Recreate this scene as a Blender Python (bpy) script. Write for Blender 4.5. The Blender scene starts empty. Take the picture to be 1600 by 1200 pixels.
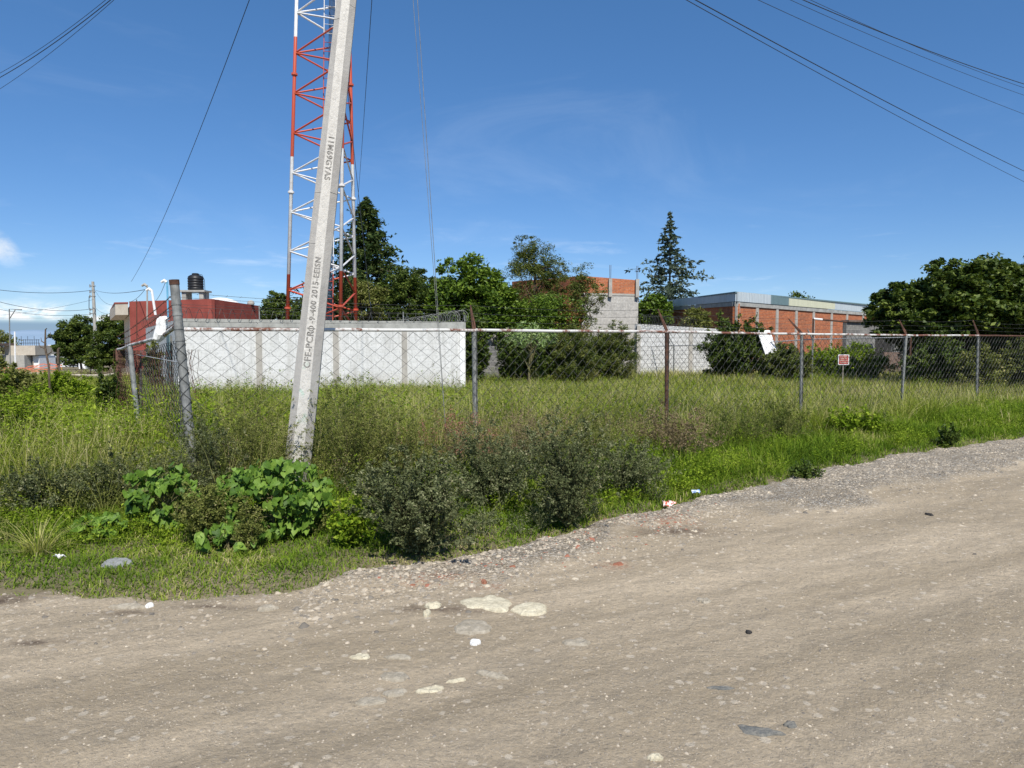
import bpy, math, random
import numpy as np
from mathutils import Vector, Matrix
random.seed(7)
rng = np.random.default_rng(11)
R = math.radians
C = bpy.context.scene.collection
sc = bpy.context.scene

# ---------------------------------------------------------------- camera
EYE = 1.6; F = 1110.0; PITCH = math.atan(63 / F)
cd = bpy.data.cameras.new('camera'); cam = bpy.data.objects.new('camera', cd); C.objects.link(cam)
cam.location = (0, 0, EYE); cam.rotation_euler = (math.pi / 2 - PITCH, 0, 0)
cd.sensor_width = 36; cd.lens = F / 1600 * 36; cd.clip_end = 6000; cd.clip_start = 0.05
sc.camera = cam

# ---------------------------------------------------------------- sun, sky, exposure
SUN_AZ, SUN_EL = R(14), R(50)          # azimuth from -Y towards +X
sunv = Vector((math.sin(SUN_AZ) * math.cos(SUN_EL), -math.cos(SUN_AZ) * math.cos(SUN_EL), math.sin(SUN_EL)))
sd = bpy.data.lights.new('sun', 'SUN'); so = bpy.data.objects.new('sun', sd); C.objects.link(so)
sd.energy = 4.6; sd.angle = R(0.55); sd.color = (1.0, 0.955, 0.88)
so.rotation_euler = sunv.to_track_quat('Z', 'Y').to_euler(); so.location = (5, -10, 30)
w = bpy.data.worlds.new('World'); sc.world = w; w.use_nodes = True
nt = w.node_tree; nd = nt.nodes; lk = nt.links
bg = nd['Background']; bg.inputs[1].default_value = 0.115
sky = nd.new('ShaderNodeTexSky'); sky.sky_type = 'NISHITA'; sky.sun_disc = False
sky.sun_elevation = SUN_EL; sky.sun_rotation = math.pi - SUN_AZ
sky.altitude = 2200; sky.air_density = 1.0; sky.dust_density = 0.6; sky.ozone_density = 2.2
hs = nd.new('ShaderNodeHueSaturation'); hs.inputs['Saturation'].default_value = 1.22; hs.inputs['Value'].default_value = 1.0
lk.new(sky.outputs[0], hs.inputs['Color'])
hz = nd.new('ShaderNodeMix'); hz.data_type = 'RGBA'; hz.blend_type = 'MULTIPLY'; hz.inputs[0].default_value = 1
def wmath(op, a, b=None, clamp=False):
    n = nd.new('ShaderNodeMath'); n.operation = op; n.use_clamp = clamp
    for i, v in enumerate((a, b)):
        if v is None: continue
        if hasattr(v, 'links'): lk.new(v, n.inputs[i])
        else: n.inputs[i].default_value = v
    return n.outputs[0]
tc = nd.new('ShaderNodeTexCoord'); sx = nd.new('ShaderNodeSeparateXYZ'); lk.new(tc.outputs['Generated'], sx.inputs[0])
X_, Y_, Z_ = sx.outputs
def wnoise(scale, stretch, detail=6, rough=0.6, dist=0.0, off=(0, 0, 0)):
    m = nd.new('ShaderNodeMapping'); m.inputs['Scale'].default_value = stretch; m.inputs['Location'].default_value = off
    lk.new(tc.outputs['Generated'], m.inputs[0])
    n = nd.new('ShaderNodeTexNoise'); n.inputs['Scale'].default_value = scale; n.inputs['Detail'].default_value = detail
    n.inputs['Roughness'].default_value = rough; n.inputs['Distortion'].default_value = dist
    lk.new(m.outputs[0], n.inputs['Vector']); return n.outputs[0]
def wrange(v, a, b, c=0.0, d=1.0):
    n = nd.new('ShaderNodeMapRange'); n.interpolation_type = 'SMOOTHSTEP'
    lk.new(v, n.inputs[0])
    for i, q in enumerate((a, b, c, d)): n.inputs[i + 1].default_value = q
    return n.outputs[0]
def wmix(f, a, col):
    n = nd.new('ShaderNodeMix'); n.data_type = 'RGBA'; lk.new(f, n.inputs[0]); lk.new(a, n.inputs[6])
    n.inputs[7].default_value = (*col, 1); return n.outputs[2]
gr_ = nd.new('ShaderNodeValToRGB'); lk.new(Z_, gr_.inputs[0]); gr_.color_ramp.elements[0].color = (0.56, 0.60, 0.71, 1); gr_.color_ramp.elements[1].position = 0.42; gr_.color_ramp.elements[1].color = (1, 1, 1, 1)
lk.new(hs.outputs[0], hz.inputs[6]); lk.new(gr_.outputs[0], hz.inputs[7])
# thin high cirrus, faint
cir = wmath('MULTIPLY', wrange(wnoise(2.3, (1, 1, 3.2), 7, 0.62, 1.2, (3.1, 0.4, 0)), 0.50, 0.78), wrange(Z_, 0.02, 0.14))
cir = wmath('MULTIPLY', cir, 0.045)
c1 = wmix(cir, hz.outputs[2], (8.5, 9.2, 9.8))
# low cumulus bank near the horizon to the left, thin elsewhere
left = wrange(wmath('DIVIDE', X_, wmath('MAXIMUM', Y_, 0.01)), -0.58, -0.40, 1.0, 0.12)
puff = wrange(wnoise(26, (1, 1, 2.2), 8, 0.6, 0.3), 0.42, 0.60)
band = wmath('MULTIPLY', wrange(Z_, 0.024, 0.031), wrange(Z_, 0.036, 0.053, 1.0, 0.0))
cum = wmath('MULTIPLY', wmath('MULTIPLY', puff, band), left)
c2 = wmix(cum, c1, (7.6, 7.7, 7.8))
grey = wmath('MULTIPLY', wmath('MULTIPLY', wrange(Z_, 0.022, 0.031, 1.0, 0.0), wrange(Z_, -0.03, -0.02)), left)
c3 = wmix(wmath('MULTIPLY', grey, 0.75), c2, (1.15, 2.0, 3.3))
# a few low wisps
wis = wmath('MULTIPLY', wrange(wnoise(9, (1, 1, 5.5), 6, 0.6, 0.4, (1.7, 2.2, 0.3)), 0.55, 0.75), wmath('MULTIPLY', wrange(Z_, 0.02, 0.06), wrange(Z_, 0.10, 0.19, 1.0, 0.0)))
c4 = wmix(wmath('MULTIPLY', wis, 0.17), c3, (8.0, 8.4, 8.8))
# one small bright cloud low at the far left
rx1 = wmath('MULTIPLY', wmath('ADD', wmath('DIVIDE', X_, wmath('MAXIMUM', Y_, 0.01)), 0.722), 26.0); rz1 = wmath('MULTIPLY', wmath('SUBTRACT', wmath('DIVIDE', Z_, wmath('MAXIMUM', Y_, 0.01)), 0.142), 44.0)
rr1 = wmath('ADD', wmath('MULTIPLY', rx1, rx1), wmath('MULTIPLY', wmath('ADD', rz1, rx1), wmath('ADD', rz1, rx1)))
blob = wmath('MULTIPLY', wrange(rr1, 0.0, 1.3, 1.0, 0.0), wrange(wnoise(18, (1, 1, 1.5), 6, 0.6, 0.5), 0.32, 0.62))
c5 = wmix(wmath('MULTIPLY', blob, 0.75), c4, (6.2, 6.5, 6.8))
lk.new(c5, bg.inputs[0])
sc.view_settings.view_transform = 'Standard'; sc.view_settings.look = 'None'
sc.view_settings.exposure = 0.38; sc.view_settings.gamma = 1
sc.cycles.max_bounces = 6; sc.cycles.transparent_max_bounces = 8

# ---------------------------------------------------------------- measuring helpers
cp, sp = math.cos(PITCH), math.sin(PITCH)
def ray(px, py):
    u = (px - 800) / F; v = (600 - py) / F
    return Vector((u, cp + v * sp, -sp + v * cp))
def W(px, py, D):
    d = ray(px, py); return Vector((0, 0, EYE)) + d * (D / d.y)
def G(px, py, z=0.0):
    d = ray(px, py); return Vector((0, 0, EYE)) + d * ((z - EYE) / d.z)
def gz(y):                      # the land falls gently away behind the lot
    return -0.03 * min(max(0.0, y - 36), 230)

# ---------------------------------------------------------------- object helpers
def tag(o, label=None, cat=None, group=None, kind=None):
    if label: o['label'] = label
    if cat: o['category'] = cat
    if group: o['group'] = group
    if kind: o['kind'] = kind
    return o
def empty(name, loc, label, cat, group=None, rz=0):
    o = bpy.data.objects.new(name, None); C.objects.link(o); o.location = loc; o.rotation_euler = (0, 0, rz)
    o.empty_display_size = 0.2
    return tag(o, label, cat, group)
class MB:
    def __init__(s): s.v = []; s.f = []; s.m = []
    def add(s, vs, fs, mi=0):
        b = len(s.v); s.v += [tuple(v) for v in vs]; s.f += [tuple(b + i for i in f) for f in fs]; s.m += [mi] * len(fs)
        return s
    def box(s, c, d, rz=0, mi=0, M=None):
        c = Vector(c); hx, hy, hz = d[0] / 2, d[1] / 2, d[2] / 2
        if M is None: M = Matrix.Rotation(rz, 3, 'Z')
        vs = [c + M @ Vector((x * hx, y * hy, z * hz)) for z in (-1, 1) for x, y in ((-1, -1), (1, -1), (1, 1), (-1, 1))]
        return s.add(vs, [(3, 2, 1, 0), (4, 5, 6, 7), (0, 1, 5, 4), (1, 2, 6, 5), (2, 3, 7, 6), (3, 0, 4, 7)], mi)
    def wall(s, a, b, z0, z1, t, mi=0, off=0.0, z1b=None):
        a = Vector((a[0], a[1])); b = Vector((b[0], b[1])); d = (b - a).normalized(); n = Vector((-d.y, d.x))
        z1b = z1 if z1b is None else z1b
        p = [a + n * off, b + n * off, b + n * (off + t), a + n * (off + t)]
        zt = [z1, z1b, z1b, z1]
        vs = [(q.x, q.y, z0) for q in p] + [(q.x, q.y, z) for q, z in zip(p, zt)]
        return s.add(vs, [(3, 2, 1, 0), (4, 5, 6, 7), (0, 1, 5, 4), (1, 2, 6, 5), (2, 3, 7, 6), (3, 0, 4, 7)], mi)
    def prism(s, poly, z0, z1, mi=0):
        n = len(poly); vs = [(x, y, z0) for x, y in poly] + [(x, y, z1) for x, y in poly]
        fs = [tuple(range(n - 1, -1, -1)), tuple(range(n, 2 * n))] + [(i, (i + 1) % n, (i + 1) % n + n, i + n) for i in range(n)]
        return s.add(vs, fs, mi)
    def tube(s, pts, r, sides=6, mi=0, caps=True, phase=0.0):
        pts = [Vector(p) for p in pts]; n = len(pts)
        rs = r if isinstance(r, (list, tuple)) else [r] * n
        base = len(s.v); up = None
        for i, p in enumerate(pts):
            t = (pts[min(i + 1, n - 1)] - pts[max(i - 1, 0)]); t = t.normalized() if t.length > 1e-9 else Vector((0, 0, 1))
            if up is None:
                up = Vector((0, 0, 1)) if abs(t.z) < 0.9 else Vector((0, 1, 0))
            a = t.cross(up)
            if a.length < 1e-4: a = t.orthogonal()
            a.normalize(); b = a.cross(t).normalized(); up = b
            for k in range(sides):
                q = 2 * math.pi * k / sides + phase
                s.v.append(tuple(p + (a * math.cos(q) + b * math.sin(q)) * rs[i]))
        for i in range(n - 1):
            for k in range(sides):
                k2 = (k + 1) % sides
                s.f.append((base + i * sides + k, base + i * sides + k2, base + (i + 1) * sides + k2, base + (i + 1) * sides + k)); s.m.append(mi)
        if caps:
            s.f.append(tuple(base + k for k in range(sides - 1, -1, -1))); s.m.append(mi)
            s.f.append(tuple(base + (n - 1) * sides + k for k in range(sides))); s.m.append(mi)
        return s
    def lathe(s, c, prof, sides=24, mi=0):
        base = len(s.v); c = Vector(c)
        for r, z in prof:
            for k in range(sides):
                q = 2 * math.pi * k / sides; s.v.append((c.x + r * math.cos(q), c.y + r * math.sin(q), c.z + z))
        for i in range(len(prof) - 1):
            for k in range(sides):
                k2 = (k + 1) % sides
                s.f.append((base + i * sides + k, base + i * sides + k2, base + (i + 1) * sides + k2, base + (i + 1) * sides + k)); s.m.append(mi)
        return s
    def build(s, name, mats, parent=None, bevel=0, smooth=False):
        me = bpy.data.meshes.new(name)
        off = Vector(parent.location) if parent is not None and parent.type == 'EMPTY' else Vector((0, 0, 0))
        if parent is not None and parent.parent is not None: off = Vector(parent.parent.location)
        elif parent is not None and parent.type == 'MESH': off = Vector(parent.location)
        vs = [tuple(Vector(v) - off) for v in s.v] if off.length > 0 else s.v
        me.from_pydata(vs, [], s.f)
        mats = mats if isinstance(mats, (list, tuple)) else [mats]
        for m in mats: me.materials.append(m)
        me.polygons.foreach_set('material_index', s.m)
        # metric box UVs
        uv = me.uv_layers.new(name='UVMap'); V = s.v
        dat = np.zeros((len(me.loops), 2), np.float32)
        for p in me.polygons:
            n = p.normal
            for li in p.loop_indices:
                co = V[me.loops[li].vertex_index]
                if abs(n.z) > 0.7: dat[li] = (co[0], co[1])
                else:
                    l = math.hypot(n.x, n.y) or 1; tx, ty = -n.y / l, n.x / l
                    dat[li] = (co[0] * tx + co[1] * ty, co[2])
        uv.data.foreach_set('uv', dat.ravel())
        if smooth: me.polygons.foreach_set('use_smooth', [True] * len(me.polygons))
        o = bpy.data.objects.new(name, me); C.objects.link(o)
        if parent is not None: o.parent = parent
        if bevel:
            b = o.modifiers.new('bevel', 'BEVEL'); b.width = bevel; b.segments = 2; b.limit_method = 'ANGLE'
        return o
def fast_mesh(name, verts, quads, mat, rnd=None, parent=None, smooth=False):
    verts = np.asarray(verts, np.float32).reshape(-1, 3); quads = np.asarray(quads, np.int32); k = quads.shape[1]
    me = bpy.data.meshes.new(name)
    me.vertices.add(len(verts)); 
    off = np.array(parent.location, np.float32) if parent is not None else np.zeros(3, np.float32)
    me.vertices.foreach_set('co', (verts - off).ravel())
    me.loops.add(quads.size); me.loops.foreach_set('vertex_index', quads.ravel())
    me.polygons.add(len(quads)); me.polygons.foreach_set('loop_start', np.arange(0, quads.size, k, dtype=np.int32))
    me.polygons.foreach_set('loop_total', np.full(len(quads), k, np.int32))
    if smooth: me.polygons.foreach_set('use_smooth', np.ones(len(quads), bool))
    me.update(calc_edges=True)
    if rnd is not None:
        a = me.attributes.new('tint', 'FLOAT', 'POINT'); a.data.foreach_set('value', np.asarray(rnd, np.float32))
    me.materials.append(mat)
    o = bpy.data.objects.new(name, me); C.objects.link(o)
    if parent is not None: o.parent = parent
    return o

# ---------------------------------------------------------------- materials
class NT:
    def __init__(s, name):
        s.m = bpy.data.materials.new(name); s.m.use_nodes = True; s.t = s.m.node_tree
        s.b = s.t.nodes['Principled BSDF']; s.out = s.t.nodes['Material Output']
        s.tc = s.t.nodes.new('ShaderNodeTexCoord')
    def n(s, ty, **kw):
        n = s.t.nodes.new(ty)
        for k, v in kw.items(): setattr(n, k, v)
        return n
    def set(s, sock, v):
        if hasattr(v, 'is_output'): s.t.links.new(v, sock)
        elif isinstance(v, (tuple, list)) and len(v) == 3 and sock.type == 'RGBA': sock.default_value = (*v, 1)
        else: sock.default_value = v
    def noise(s, scale, detail=5, rough=0.6, vec=None, stretch=None, dist=0.0):
        n = s.n('ShaderNodeTexNoise'); n.inputs['Scale'].default_value = scale; n.inputs['Detail'].default_value = detail
        n.inputs['Roughness'].default_value = rough; n.inputs['Distortion'].default_value = dist
        v = vec if vec is not None else s.tc.outputs['Object']
        if stretch:
            mp = s.n('ShaderNodeMapping'); mp.inputs['Scale'].default_value = stretch; s.t.links.new(v, mp.inputs[0]); v = mp.outputs[0]
        s.t.links.new(v, n.inputs['Vector']); return n.outputs[0]
    def rng(s, v, a, b, c=0.0, d=1.0):
        n = s.n('ShaderNodeMapRange'); s.t.links.new(v, n.inputs[0])
        for i, q in enumerate((a, b, c, d)): n.inputs[i + 1].default_value = q
        return n.outputs[0]
    def mix(s, f, a, b, blend='MIX'):
        n = s.n('ShaderNodeMix', data_type='RGBA', blend_type=blend); s.set(n.inputs[0], f); s.set(n.inputs[6], a); s.set(n.inputs[7], b)
        return n.outputs[2]
    def math(s, op, a, b=0.0):
        n = s.n('ShaderNodeMath', operation=op); s.set(n.inputs[0], a); s.set(n.inputs[1], b); return n.outputs[0]
    def attr(s, name):
        n = s.n('ShaderNodeAttribute', attribute_name=name); return n.outputs['Fac']
    def ramp(s, v, stops):
        n = s.n('ShaderNodeValToRGB'); s.t.links.new(v, n.inputs[0]); e = n.color_ramp.elements
        while len(e) < len(stops): e.new(0.5)
        for q, (p, c) in zip(e, stops): q.position = p; q.color = (*c, 1)
        return n.outputs[0]
    def bump(s, h, strength=0.3, dist=0.02):
        n = s.n('ShaderNodeBump'); n.inputs['Strength'].default_value = strength; n.inputs['Distance'].default_value = dist
        s.t.links.new(h, n.inputs['Height']); s.t.links.new(n.outputs[0], s.b.inputs['Normal'])
    def done(s, col, rough=0.8, metal=0.0, spec=None):
        s.set(s.b.inputs['Base Color'], col); s.set(s.b.inputs['Roughness'], rough); s.b.inputs['Metallic'].default_value = metal
        if spec is not None: s.b.inputs['Specular IOR Level'].default_value = spec
        return s.m
def mat_noise(name, c1, c2, scale=6, rough=0.85, bump=0.2, bscale=60, metal=0.0, spec=0.3, lo=0.35, hi=0.65):
    t = NT(name); f = t.rng(t.noise(scale), lo, hi)
    if bump: t.bump(t.noise(bscale, 4), bump, 0.01)
    return t.done(t.mix(f, c1, c2), rough, metal, spec)
def leaf_mat(name, stops, transl=0.3, rough=0.55, spec=0.25, clump=1.2, gloss=True):
    t = NT(name); a = t.attr('tint'); v = t.math('ADD', a, t.rng(t.noise(clump, 3), 0.3, 0.7, -0.20, 0.20))
    if 'vine' in name: v = t.math('ADD', v, t.rng(t.noise(90, 4, 0.7), 0.35, 0.65, -0.16, 0.16)); t.bump(t.noise(120, 3), 0.4, 0.004)
    col = t.ramp(v, stops); t.done(col, rough, 0, spec)
    tr = t.n('ShaderNodeBsdfTranslucent'); t.set(tr.inputs[0], t.mix(1.0, col, (1.15, 1.2, 0.55), 'MULTIPLY'))
    mx = t.n('ShaderNodeMixShader'); mx.inputs[0].default_value = transl
    t.t.links.new(t.b.outputs[0], mx.inputs[1]); t.t.links.new(tr.outputs[0], mx.inputs[2]); t.t.links.new(mx.outputs[0], t.out.inputs[0])
    return t.m
def brick_mat(name, c1, c2, mortar, bw=0.26, bh=0.075, ms=0.012, bias=0.0, dirt=(0.12, 0.08, 0.06), da=0.5):
    t = NT(name); b = t.n('ShaderNodeTexBrick'); b.offset = 0.5
    t.t.links.new(t.tc.outputs['UV'], b.inputs['Vector'])
    t.set(b.inputs['Color1'], c1); t.set(b.inputs['Color2'], c2); t.set(b.inputs['Mortar'], mortar)
    b.inputs['Scale'].default_value = 1; b.inputs['Mortar Size'].default_value = ms; b.inputs['Bias'].default_value = bias
    b.inputs['Brick Width'].default_value = bw; b.inputs['Row Height'].default_value = bh; b.inputs['Mortar Smooth'].default_value = 0.2
    f = t.rng(t.noise(0.9, 6, 0.7), 0.45, 0.75, 0, da)
    f2 = t.rng(t.noise(9, 4), 0.3, 0.7, 0.75, 1.2)
    col = t.mix(f, b.outputs['Color'], dirt); hv = t.n('ShaderNodeHueSaturation'); t.t.links.new(col, hv.inputs['Color']); t.t.links.new(f2, hv.inputs['Value'])
    t.bump(t.math('SUBTRACT', t.noise(50, 3), t.math('MULTIPLY', b.outputs['Fac'], 0.8)), 0.5, 0.01)
    return t.done(hv.outputs[0], 0.9, 0, 0.2)

def m_white_wall():
    t = NT('white_painted_block')
    b = t.n('ShaderNodeTexBrick'); t.t.links.new(t.tc.outputs['UV'], b.inputs['Vector'])
    for k, c in (('Color1', (0.66, 0.66, 0.64)), ('Color2', (0.62, 0.62, 0.60)), ('Mortar', (0.55, 0.55, 0.53))): t.set(b.inputs[k], c)
    b.inputs['Scale'].default_value = 1; b.inputs['Mortar Size'].default_value = 0.008; b.inputs['Brick Width'].default_value = 0.4; b.inputs['Row Height'].default_value = 0.2
    spots = t.rng(t.noise(14, 8, 0.75), 0.50, 0.64, 0, 0.8)
    big = t.rng(t.noise(1.3, 6, 0.7, stretch=(1, 1, 0.5)), 0.42, 0.72, 0, 0.45)
    drip = t.rng(t.noise(5, 5, 0.6, stretch=(1, 1, 0.12)), 0.50, 0.72, 0, 0.5)
    c = t.mix(spots, b.outputs['Color'], (0.38, 0.38, 0.36)); c = t.mix(big, c, (0.48, 0.48, 0.455)); c = t.mix(drip, c, (0.36, 0.35, 0.32))
    t.bump(t.math('SUBTRACT', t.noise(25, 5, 0.7), t.math('MULTIPLY', b.outputs['Fac'], 0.3)), 0.35, 0.02)
    sz = t.n('ShaderNodeSeparateXYZ'); t.t.links.new(t.tc.outputs['UV'], sz.inputs[0]); sp0 = t.math('MULTIPLY', t.rng(sz.outputs[1], .75, .15), t.rng(t.noise(4, 6, .7), .35, .6)); c = t.mix(t.math('MULTIPLY', sp0, .6), c, (0.30, 0.27, 0.21))
    st0 = t.math('MULTIPLY', t.rng(sz.outputs[1], 1.2, 2.1), t.rng(t.noise(7, 5, 0.6, stretch=(1, 1, 0.07)), .5, .68)); c = t.mix(t.math('MULTIPLY', st0, .55), c, (0.30, 0.30, 0.285))
    return t.done(c, 0.9, 0, 0.2)
M = {}
M['white_wall'] = m_white_wall()
def m_concrete(name, c1, c2, stain, sa=0.5, bs=40, bstr=0.25):
    t = NT(name); f = t.rng(t.noise(3, 7, 0.65), 0.35, 0.65); g = t.rng(t.noise(7, 6, 0.75, stretch=(1, 1, 0.25)), 0.55, 0.75, 0, sa)
    t.bump(t.noise(bs, 6, 0.7), bstr, 0.01); return t.done(t.mix(g, t.mix(f, c1, c2), stain), 0.9, 0, 0.2)
M['concrete'] = m_concrete('grey_concrete', (0.30, 0.29, 0.26), (0.40, 0.385, 0.35), (0.16, 0.15, 0.135))
M['cap'] = m_concrete('cap_concrete', (0.26, 0.26, 0.24), (0.40, 0.40, 0.37), (0.12, 0.12, 0.11), 0.7)
M['pilaster'] = m_concrete('pilaster_concrete', (0.32, 0.30, 0.265), (0.42, 0.395, 0.35), (0.2, 0.19, 0.17))
def m_pole():
    t = NT('pole_concrete'); f = t.rng(t.noise(2.2, 8, 0.7), 0.35, 0.65); pit = t.rng(t.noise(60, 5, 0.7), 0.60, 0.72, 0, 0.55)
    st = t.rng(t.noise(1.6, 6, 0.7, stretch=(2, 2, 0.6)), 0.52, 0.72, 0, 0.35)
    c = t.mix(f, (0.38, 0.36, 0.33), (0.50, 0.48, 0.44)); c = t.mix(st, c, (0.30, 0.275, 0.24)); c = t.mix(pit, c, (0.17, 0.16, 0.15))
    h = t.math('ADD', t.noise(14, 6, 0.65), t.math('MULTIPLY', t.noise(90, 3), 0.35)); t.bump(h, 0.5, 0.012)
    return t.done(c, 0.92, 0, 0.2)
M['pole'] = m_pole()
def m_pole_rough():
    t = NT('pole_rough_face'); f = t.rng(t.noise(5, 8, 0.7, stretch=(1, 1, 0.4)), 0.3, 0.7); pit = t.rng(t.noise(26, 7, 0.75), 0.56, 0.66, 0, 0.6)
    c = t.mix(f, (0.50, 0.48, 0.44), (0.66, 0.64, 0.59)); c = t.mix(pit, c, (0.27, 0.26, 0.24))
    gp = t.rng(t.noise(7, 4, 0.6), 0.56, 0.64); sz = t.n('ShaderNodeSeparateXYZ'); t.t.links.new(t.tc.outputs['Object'], sz.inputs[0])
    zz = t.math('MULTIPLY', t.rng(sz.outputs[2], 0.7, 0.9), t.rng(sz.outputs[2], 1.45, 1.3)); c = t.mix(t.math('MULTIPLY', gp, t.math('MULTIPLY', zz, 0.5)), c, (0.33, 0.55, 0.44))
    t.bump(t.noise(16, 8, 0.75, stretch=(1, 1, 0.6)), 0.9, 0.02); return t.done(c, 0.9, 0, 0.2)
M['pole_rough'] = m_pole_rough()
M['inscription'] = mat_noise('inscription_groove', (0.12, 0.115, 0.105), (0.34, 0.325, 0.30), 40)
M['galv'] = mat_noise('galvanised_steel', (0.14, 0.145, 0.14), (0.27, 0.275, 0.26), 14, 0.6, 0.15, 60, 0.2, 0.4)
M['wire'] = mat_noise('weathered_wire', (0.045, 0.045, 0.042), (0.10, 0.10, 0.095), 8, 0.7, 0, 10, 0.2)
M['wire_light'] = mat_noise('light_wire', (0.35, 0.35, 0.34), (0.5, 0.5, 0.5), 8, 0.5, 0, 10, 0.3)
M['rust'] = mat_noise('rusty_steel', (0.045, 0.024, 0.017), (0.125, 0.060, 0.038), 14, 0.85, 0.3, 70)
def m_rail():
    t = NT('white_rust_rail'); f = t.rng(t.noise(2.6, 8, 0.78), 0.47, 0.55)
    t.bump(t.noise(60, 4), 0.25, 0.01)
    return t.done(t.mix(f, (0.58, 0.57, 0.54), (0.16, 0.065, 0.04)), 0.6, 0, 0.4)
M['rail'] = m_rail()
def m_tower():
    t = NT('tower_paint'); s = t.n('ShaderNodeSeparateXYZ'); g = t.n('ShaderNodeNewGeometry'); t.t.links.new(g.outputs['Position'], s.inputs[0])
    z = s.outputs[2]; ph = t.math('FRACT', t.math('DIVIDE', t.math('SUBTRACT', z, 4.5 - 4.85), 9.7)); f = t.math('LESS_THAN', ph, 0.5)
    d = t.rng(t.noise(5, 6), 0.4, 0.7, 0, 0.3)
    c = t.mix(f, (0.72, 0.73, 0.72), (0.50, 0.075, 0.035)); return t.done(t.mix(d, c, (0.30, 0.14, 0.1)), 0.5, 0, 0.4)
M['tower'] = m_tower()
M['cable'] = mat_noise('black_cable', (0.02, 0.025, 0.03), (0.035, 0.04, 0.05), 3, 0.6, 0)
M['coax'] = mat_noise('coax', (0.015, 0.03, 0.06), (0.03, 0.05, 0.09), 3, 0.5, 0)
M['red_wall'] = mat_noise('red_render', (0.24, 0.055, 0.042), (0.32, 0.078, 0.058), 1.4, 0.85, 0.2, 30)
M['beige'] = mat_noise('beige_render', (0.42, 0.37, 0.30), (0.50, 0.45, 0.37), 2, 0.9, 0.2, 30)
M['white'] = mat_noise('white_paint', (0.68, 0.68, 0.67), (0.8, 0.8, 0.79), 3, 0.7, 0.1, 30)
M['white_plastic'] = mat_noise('white_plastic', (0.62, 0.62, 0.60), (0.8, 0.8, 0.78), 20, 0.5, 0.3, 30)
M['blue_paint'] = mat_noise('blue_paint', (0.10, 0.33, 0.50), (0.16, 0.42, 0.6), 8, 0.5, 0)
M['black_plastic'] = mat_noise('black_plastic', (0.012, 0.013, 0.015), (0.025, 0.026, 0.028), 5, 0.45, 0)
M['dark'] = mat_noise('shade_and_tyre_black', (0.02, 0.02, 0.02), (0.04, 0.038, 0.035), 3, 0.8, 0)  # near-black that stands for shade inside openings; also tyre rubber
M['glass'] = mat_noise('window_glass', (0.03, 0.04, 0.05), (0.05, 0.06, 0.07), 3, 0.15, 0, spec=0.6)
M['brick'] = brick_mat('orange_brick', (0.50, 0.145, 0.050), (0.37, 0.095, 0.036), (0.34, 0.22, 0.15), 0.26, 0.085, 0.010)
M['brick_house'] = brick_mat('house_brick', (0.52, 0.15, 0.052), (0.40, 0.105, 0.04), (0.38, 0.26, 0.18), 0.26, 0.085, 0.010)
M['block_white'] = brick_mat('pale_block', (0.62, 0.62, 0.60), (0.54, 0.54, 0.52), (0.36, 0.35, 0.33), 0.42, 0.21, 0.014, 0, (0.3, 0.3, 0.28), 0.5)
M['block_plaster'] = brick_mat('plaster_block', (0.45, 0.43, 0.39), (0.42, 0.40, 0.365), (0.38, 0.36, 0.33), 0.42, 0.21, 0.006, 0, (0.27, 0.26, 0.24), 0.45)
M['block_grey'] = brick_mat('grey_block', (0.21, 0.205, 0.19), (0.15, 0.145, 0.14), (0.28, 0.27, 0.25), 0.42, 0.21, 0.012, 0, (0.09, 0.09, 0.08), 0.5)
def m_sheet():
    t = NT('corrugated_sheet'); s = t.n('ShaderNodeSeparateXYZ'); t.t.links.new(t.tc.outputs['UV'], s.inputs[0])
    wv = t.math('SINE', t.math('MULTIPLY', s.outputs[0], 35.0)); t.bump(wv, 0.6, 0.02)
    g = t.rng(t.noise(3, 6, 0.7, vec=t.tc.outputs['UV'], stretch=(3, 0.3, 1)), 0.45, 0.7, 0, 0.5)
    return t, g
t_, g_ = m_sheet(); M['sheet'] = t_.done(t_.mix(g_, (0.52, 0.58, 0.60), (0.30, 0.32, 0.33)), 0.5, 0.1)
t_, g_ = m_sheet(); M['sheet_cream'] = t_.done(t_.mix(g_, (0.58, 0.58, 0.42), (0.42, 0.42, 0.30)), 0.6)
t_, g_ = m_sheet(); M['sheet_dark'] = t_.done(t_.mix(g_, (0.13, 0.20, 0.21), (0.09, 0.14, 0.15)), 0.6)
M['sign_red'] = mat_noise('sign_red', (0.30, 0.055, 0.045), (0.38, 0.08, 0.065), 9, 0.6, 0)
M['orange'] = mat_noise('orange_mesh', (0.50, 0.12, 0.06), (0.58, 0.22, 0.13), 3, 0.7, 0)
M['bark'] = mat_noise('bark', (0.07, 0.05, 0.035), (0.14, 0.105, 0.075), 9, 0.95, 0.6, 25)
M['deadwood'] = mat_noise('dead_wood', (0.30, 0.26, 0.20), (0.45, 0.40, 0.33), 9, 0.9, 0.5, 25)
M['stem'] = mat_noise('stem', (0.10, 0.09, 0.04), (0.17, 0.15, 0.07), 9, 0.9, 0)
M['tin'] = mat_noise('rust_plate', (0.12, 0.08, 0.06), (0.2, 0.14, 0.11), 4, 0.8, 0.2, 30)

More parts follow.
